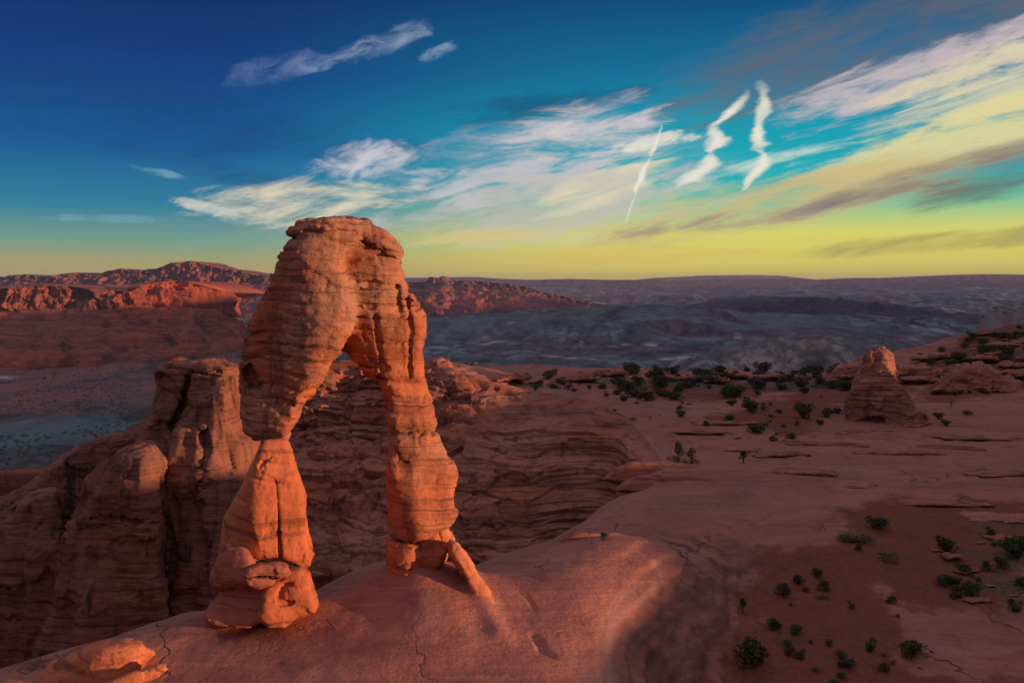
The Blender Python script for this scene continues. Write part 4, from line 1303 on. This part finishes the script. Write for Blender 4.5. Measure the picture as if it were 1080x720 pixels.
PROTO = {}
for kind, seed, shape, nleaf, leaf, mat in [('bush', 1, 'bush', 900, .085, M_JUNIPER), ('bush', 2, 'bush', 900, .085, M_JUNIPER), ('bush', 3, 'bush', 800, .09, M_JUNIPER), ('bush', 8, 'bush', 800, .09, M_JUNIPER),
                                            ('cone', 4, 'cone', 900, .07, M_JUNIPER), ('cone', 9, 'cone', 900, .07, M_JUNIPER), ('sage', 5, 'bush', 700, .08, M_SAGE), ('sage', 6, 'low', 700, .07, M_SAGE),
                                            ('tuft', 7, 'low', 900, .06, M_DRY)]:
    f, L = foliage_mesh('crown' if shape == 'cone' else 'foliage', seed, shape, nleaf, leaf, mat)
    s = stem_mesh('trunk' if shape == 'cone' else 'stem', L, M_BARK)
    PROTO.setdefault(kind, []).append((f.data, s.data))
    bpy.data.objects.remove(f)
    bpy.data.objects.remove(s)


def plant(kind, x, y, w, h_, label, cat, group=None, name=None, rs=random):
    fd, sd = rs.choice(PROTO[kind])
    root = empty(name or ('conifer' if kind == 'cone' else 'grass_tuft' if kind == 'tuft' else 'shrub'), (x, y, gz(x, y) - 0.04 * h_), label, cat, group)
    root.rotation_euler = (0, 0, rs.uniform(0, 6.28))
    sx = w / (0.62 if kind == 'cone' else 1.05)
    sz = h_ / (1.1 if kind == 'cone' else 0.9)
    if fd.name.startswith('foliage') and kind in ('tuft',):
        sz = h_ / 0.28
    root.scale = (sx, sx, sz)
    for nm, dta in (('crown' if kind == 'cone' else 'foliage', fd), ('trunk' if kind == 'cone' else 'stem', sd)):
        o = bpy.data.objects.new(nm, dta)
        COL.objects.link(o)
        o.parent = root
    return root


def ground_at(u, v_, lo=28, hi=400):
    """march the view ray down to the ground"""
    c = at(u, v_, 1.0) - np.array([0, 0, HCAM])
    ys = np.exp(np.linspace(math.log(lo), math.log(hi), 500))
    P = c[None] * ys[:, None]
    hz = height(P[:, 0], P[:, 1])
    below = np.nonzero(HCAM + P[:, 2] < hz)[0]
    k = below[0] if len(below) else len(ys) - 1
    return P[k, 0], P[k, 1], ys[k]


# plants that stand out in the photo: u, v of the foot, width px, height px
SPEC = [
    ('cone', 715, 487, 17, 24, 'taller of the twin dark conifers on the slickrock', 'conifer'),
    ('cone', 730, 489, 14, 18, 'shorter of the twin dark conifers on the slickrock', 'conifer'),
    ('cone', 784, 489, 13, 14, 'small lone conifer right of the twin conifers on the slickrock', 'conifer'),
    ('bush', 664, 486, 20, 8, 'low spreading shrub left of the twin conifers', 'shrub'),
    ('bush', 680, 486, 14, 7, 'small flat shrub between the spreading shrub and twin conifers', 'shrub'),
    ('bush', 637, 569, 10, 10, 'round little green bush growing between the rim ledge stones', 'shrub'),
    ('bush', 792, 434, 24, 19, 'large round dark shrub at the back of the orange sand patch', 'shrub'),
    ('bush', 848, 441, 26, 22, 'tall dark shrub left of the pinnacle on orange sand', 'shrub'),
    ('bush', 800, 457, 26, 16, 'broad dark shrub at the front of the orange sand patch', 'shrub'),
    ('bush', 771, 444, 16, 11, 'medium shrub at the left end of the orange sand patch', 'shrub'),
    ('bush', 815, 466, 12, 9, 'small dark shrub just below the broad sand patch shrub', 'shrub'),
    ('sage', 827, 466, 12, 7, 'small greyish shrub at the foot of the sand patch', 'shrub'),
    ('bush', 872, 440, 14, 10, 'small shrub between the tall dark shrub and the pinnacle', 'shrub'),
    ('bush', 771, 428, 11, 8, 'small round shrub behind the orange sand patch', 'shrub'),
    ('bush', 718, 440, 14, 9, 'solitary shrub on pale slickrock right of the canyon lip', 'shrub'),
    ('sage', 778, 463, 11, 7, 'small grey shrub on slickrock below the sand patch', 'shrub'),
    ('bush', 990, 442, 14, 9, 'dark shrub at the right foot of the pinnacle', 'shrub'),
    ('bush', 997, 449, 13, 8, 'flat dark shrub in front of the one at the right foot of the pinnacle', 'shrub'),
    ('bush', 1020, 438, 14, 7, 'low dark shrub on bare slickrock right of the pinnacle', 'shrub'),
    ('bush', 925, 558, 32, 16, 'dark mat of shrub in the middle of the smooth right slickrock', 'shrub'),
    ('bush', 905, 580, 12, 10, 'small dark bush below the grassy patch in the right bowl', 'shrub'),
    ('bush', 996, 582, 26, 22, 'big dark bush at the edge of the right bowl', 'shrub'),
    ('bush', 1045, 566, 16, 13, 'round bush up the slope behind the big bowl bush', 'shrub'),
    ('bush', 1072, 588, 36, 30, 'large dark shrub at the right edge of the picture', 'shrub'),
    ('bush', 1026, 630, 24, 22, 'dark shrub below the big bowl bush on stony ground', 'shrub'),
    ('bush', 826, 628, 20, 18, 'bushy shrub on the left lip of the bowl floor', 'shrub'),
    ('bush', 862, 608, 16, 13, 'shrub at the top of the bowl floor', 'shrub'),
    ('bush', 816, 664, 17, 17, 'shrub above the largest dark tree in the bowl', 'shrub'),
    ('bush', 792, 700, 44, 46, 'largest dark bush low in the right bowl', 'shrub'),
    ('bush', 845, 694, 16, 12, 'small shrub on the pale flat rock in the bowl', 'shrub'),
    ('bush', 962, 694, 34, 24, 'wide dark shrub at the bottom right of the bowl', 'shrub'),
    ('bush', 898, 642, 11, 10, 'small shrub in the middle of the bowl sand', 'shrub'),
    ('cone', 783, 650, 12, 18, 'small upright conifer on the left side of the bowl', 'conifer'),
]
for kind, u, v_, w, h_, lb, cat in SPEC:
    x, y, Y = ground_at(u, v_)
    plant(kind, x, y, w * Y / F, h_ * Y / F, lb, cat, None)
x, y, Y = ground_at(895, 570)
plant('tuft', x, y, 50 * Y / F, 0.35, 'larger tan grassy patch on the smooth right slickrock', 'grass patch')
x, y, Y = ground_at(935, 592)
plant('tuft', x, y, 44 * Y / F, 0.3, 'lower tan grassy patch at the top of the right bowl', 'grass patch')

BANDS = [
    ('shrubs in the green belt behind the plateau', 'dark shrub in the green belt behind the pale plateau', 'bush', 125,
     [(545, 398), (640, 392), (700, 390), (790, 388), (900, 388), (905, 412), (840, 416), (760, 420), (690, 424), (640, 416), (560, 410)], (8, 27), 0.62),
    ('shrubs scattered on the plateau edge beyond the arch', 'small dark shrub scattered on the plateau edge beyond the arch', 'bush', 30,
     [(500, 412), (560, 404), (640, 400), (700, 404), (700, 430), (660, 428), (600, 412)], (6, 16), 0.55),
    ('shrubs dotted over the sand patch', 'little grey green shrub dotted over the orange sand patch', 'sage', 42,
     [(690, 430), (760, 416), (880, 416), (890, 436), (830, 466), (770, 452), (640, 440)], (5, 16), 0.6),
    ('shrubs on the right hillside', 'dark shrub among pale ledges on the right hillside', 'bush', 85,
     [(955, 404), (960, 378), (1000, 364), (1040, 352), (1090, 342), (1090, 412), (1010, 418)], (8, 24), 0.6),
    ('small plants on the bowl floor', 'small dark plant on the sandy floor of the right bowl', 'bush', 30,
     [(780, 640), (850, 600), (900, 610), (960, 650), (990, 700), (900, 730), (780, 730)], (6, 20), 0.8),
    ('shrubs on the stony slope at the right edge', 'small dark shrub on the stony slope at the right edge', 'bush', 24,
     [(960, 580), (1090, 560), (1090, 650), (1000, 640)], (8, 26), 0.7),
]
rs = random.Random(5)


def in_poly(P, x, y):
    c = False
    for (x0, y0), (x1, y1) in zip(P, P[1:] + P[:1]):
        if (y0 > y) != (y1 > y) and x < (x1 - x0) * (y - y0) / (y1 - y0) + x0:
            c = not c
    return c


for grp, lb, kind, cnt, P, (w0, w1), asp in BANDS:
    k = 0
    us, vs = [p[0] for p in P], [p[1] for p in P]
    while k < cnt:
        u, v_ = rs.uniform(min(us), max(us)), rs.uniform(min(vs), max(vs))
        if not in_poly(P, u, v_):
            continue
        k += 1
        x, y, Y = ground_at(u, v_)
        w = w0 + (w1 - w0) * rs.random() ** 1.8
        kd = kind if rs.random() < 0.75 else ('sage' if kind == 'bush' else 'bush')
        plant(kd, x, y, w * Y / F, w * asp * rs.uniform(0.8, 1.25) * Y / F, lb, 'shrub', grp, None, rs)

for grp, lb, cnt, P, (s0, s1) in [
    ('pale ledges on the right hillside', 'low pale rock ledge among shrubs on the right hillside', 30, [(955, 404), (965, 384), (1000, 368), (1040, 352), (1090, 346), (1090, 408), (1010, 412)], (0.4, 1.1)),
    ('stones on the slope at the right edge', 'weathered flat stone among bushes on the slope at the right edge', 14, [(960, 590), (1000, 565), (1085, 565), (1085, 645), (1000, 635)], (0.07, 0.22)),
    ('ledges along the far plateau edge', 'low rock ledge along the far edge of the plateau beyond the arch', 10, [(470, 402), (560, 398), (700, 392), (860, 392), (860, 402), (600, 412)], (0.5, 1.1))]:
    k = 0
    while k < cnt:
        u, v_ = rs.uniform(min(p[0] for p in P), max(p[0] for p in P)), rs.uniform(min(p[1] for p in P), max(p[1] for p in P))
        if not in_poly(P, u, v_):
            continue
        k += 1
        x, y, Y = ground_at(u, v_)
        o = bpy.data.objects.new('rock_ledge', rs.choice(LEDGE))
        COL.objects.link(o)
        sc = rs.uniform(s0, s1)
        o.location = (x, y, gz(x, y))
        o.rotation_euler = (0, 0, rs.uniform(-0.5, 0.5))
        o.scale = (sc * rs.uniform(0.8, 1.5), sc, sc * rs.uniform(0.7, 1.2))
        tag(o, lb, 'rock ledge', grp)

for u, v_, wid in [(870, 468, 2.6), (945, 478, 3.2), (1045, 462, 2.8), (1000, 472, 2.0), (840, 497, 2.4), (1060, 545, 1.8), (985, 530, 2.2), (770, 474, 2.4), (715, 456, 2.6), (905, 455, 2.0), (820, 480, 1.8), (1075, 500, 2.4), (900, 512, 2.0), (760, 446, 2.2)]:
    x, y, Y = ground_at(u, v_)
    o = bpy.data.objects.new('rock_ledge', rs.choice(LEDGE))
    COL.objects.link(o)
    o.scale = (wid * 0.55, rs.uniform(0.5, 0.8), rs.uniform(0.22, 0.34))
    o.location = (x, y, gz(x, y) - 0.42 * o.scale[2])
    o.rotation_euler = (0, 0, rs.uniform(-0.25, 0.25))
    tag(o, 'long low ledge stepping across the bare slickrock left and right of the pinnacle', 'rock ledge', 'long ledges on the bare slickrock')


def snag(u, v_, hpx, label):
    x, y, Y = ground_at(u, v_)
    h_ = hpx * Y / F
    V, Q = [], []

    def limb(p0, p1, r0, r1):
        p0, p1 = np.array(p0, float), np.array(p1, float)
        k = len(V)
        for p, r_ in ((p0, r0), ((p0 + p1) / 2 + 0.04 * h_ * np.array([random.uniform(-1, 1), random.uniform(-1, 1), 0]), (r0 + r1) / 2), (p1, r1)):
            for a in range(6):
                V.append(p + r_ * np.array([math.cos(a * 1.0472), math.sin(a * 1.0472), 0]))
        for j in range(2):
            for a in range(6):
                Q.append([k + j * 6 + a, k + j * 6 + (a + 1) % 6, k + j * 6 + 6 + (a + 1) % 6, k + j * 6 + 6 + a])
    limb((0, 0, -0.1), (0.05 * h_, 0, 0.6 * h_), 0.055 * h_, 0.035 * h_)
    for dx_, dy_, z0, z1 in [(0.3, .1, .6, .78), (-0.12, 0, .6, 1.0), (0.22, -.1, .55, .95), (-0.3, .1, .3, .62), (.18, .1, .35, .55)]:
        limb((0.04 * h_, 0, z0 * h_), (dx_ * h_, dy_ * h_, z1 * h_), 0.03 * h_, 0.012 * h_)
    o = mesh_np('dead_tree', np.array(V), np.array(Q), M_BARK)
    o.location = (x, y, gz(x, y))
    tag(o, label, 'dead tree')


snag(620, 571, 13, 'thin bare snag standing between the rim ledge stones')
snag(1003, 430, 11, 'small bare snag on pale rock right of the pinnacle')

# the countless scrub of the valley floor: one scatter
g = np.random.default_rng(3)
N = 22000
azs = np.radians(np.where(g.random(N) < 0.45, g.uniform(-33, -12, N), g.uniform(-12, 33, N)))
rs_ = np.where(np.degrees(azs) < -12, np.exp(g.uniform(math.log(500), math.log(1350), N)), np.exp(g.uniform(math.log(230), math.log(1100), N)))
X, Y = rs_ * np.sin(azs), rs_ * np.cos(azs)
rs_ = np.where(np.arange(N) < 900, g.uniform(480, 760, N), rs_)
azs = np.where(np.arange(N) < 900, np.radians(g.uniform(25, 35, N)), azs)
X, Y = rs_ * np.sin(azs), rs_ * np.cos(azs)
keep = fbm(np.stack([X, Y, 0 * X], -1), 60.0, 3, 0.5, 51) > -0.12
X, Y = X[keep], Y[keep]
Z = height(X, Y)
ico = np.array([(0, 0, 1), (.9, 0, .45), (.28, .85, .45), (-.72, .53, .45), (-.72, -.53, .45), (.28, -.85, .45), (.7, .5, -.3), (-.28, .85, -.3), (-.9, 0, -.3), (-.28, -.85, -.3), (.7, -.5, -.3)])
tri = np.array([(0, 1, 2), (0, 2, 3), (0, 3, 4), (0, 4, 5), (0, 5, 1), (1, 6, 2), (2, 6, 7), (2, 7, 3), (3, 7, 8), (3, 8, 4), (4, 8, 9), (4, 9, 5), (5, 9, 10), (5, 10, 1), (1, 10, 6)])
sz = (0.5 + 1.5 * g.random(len(X)) ** 2.5)
jit = 1 + 0.35 * g.normal(size=(len(X), 11, 1))
V = np.stack([X, Y, Z], -1)[:, None] + ico[None] * np.stack([sz, sz, sz * 0.65], -1)[:, None] * jit
Tq = tri[None] + (np.arange(len(X)) * 11)[:, None, None]
scrub = mesh_np('valley_scrub', V.reshape(-1, 3), Tq.reshape(-1, 3), M_SAGE, smooth=False)
tag(scrub, 'countless small desert shrubs peppering the valley floor', 'scrub', None, 'stuff')

# ------------------------------------------------------------------ the air
hz_top, hz_bot = 185.0, -215.0
x0, x1, y0_, y1_ = -17000, 17000, -17000, 17000
V = np.array([(x, y, z) for z in (hz_bot, hz_top) for x, y in ((x0, y0_), (x1, y0_), (x1, y1_), (x0, y1_))], float)
Q = np.array([(3, 2, 1, 0), (4, 5, 6, 7), (0, 1, 5, 4), (1, 2, 6, 5), (2, 3, 7, 6), (3, 0, 4, 7)])
M_HAZE = bpy.data.materials.new('haze')
M_HAZE.use_nodes = True
t = NT(M_HAZE.node_tree)
pv = t.n('ShaderNodeVolumePrincipled')
pv.inputs['Color'].default_value = (0.45, 0.60, 1.0, 1)
pv.inputs['Density'].default_value = 0.00005
t.t.links.new(pv.outputs[0], t.n('ShaderNodeOutputMaterial').inputs['Volume'])
hz = mesh_np('haze', V, Q, M_HAZE, smooth=False)
tag(hz, 'thin blue evening haze over the valley', None, None, 'stuff')
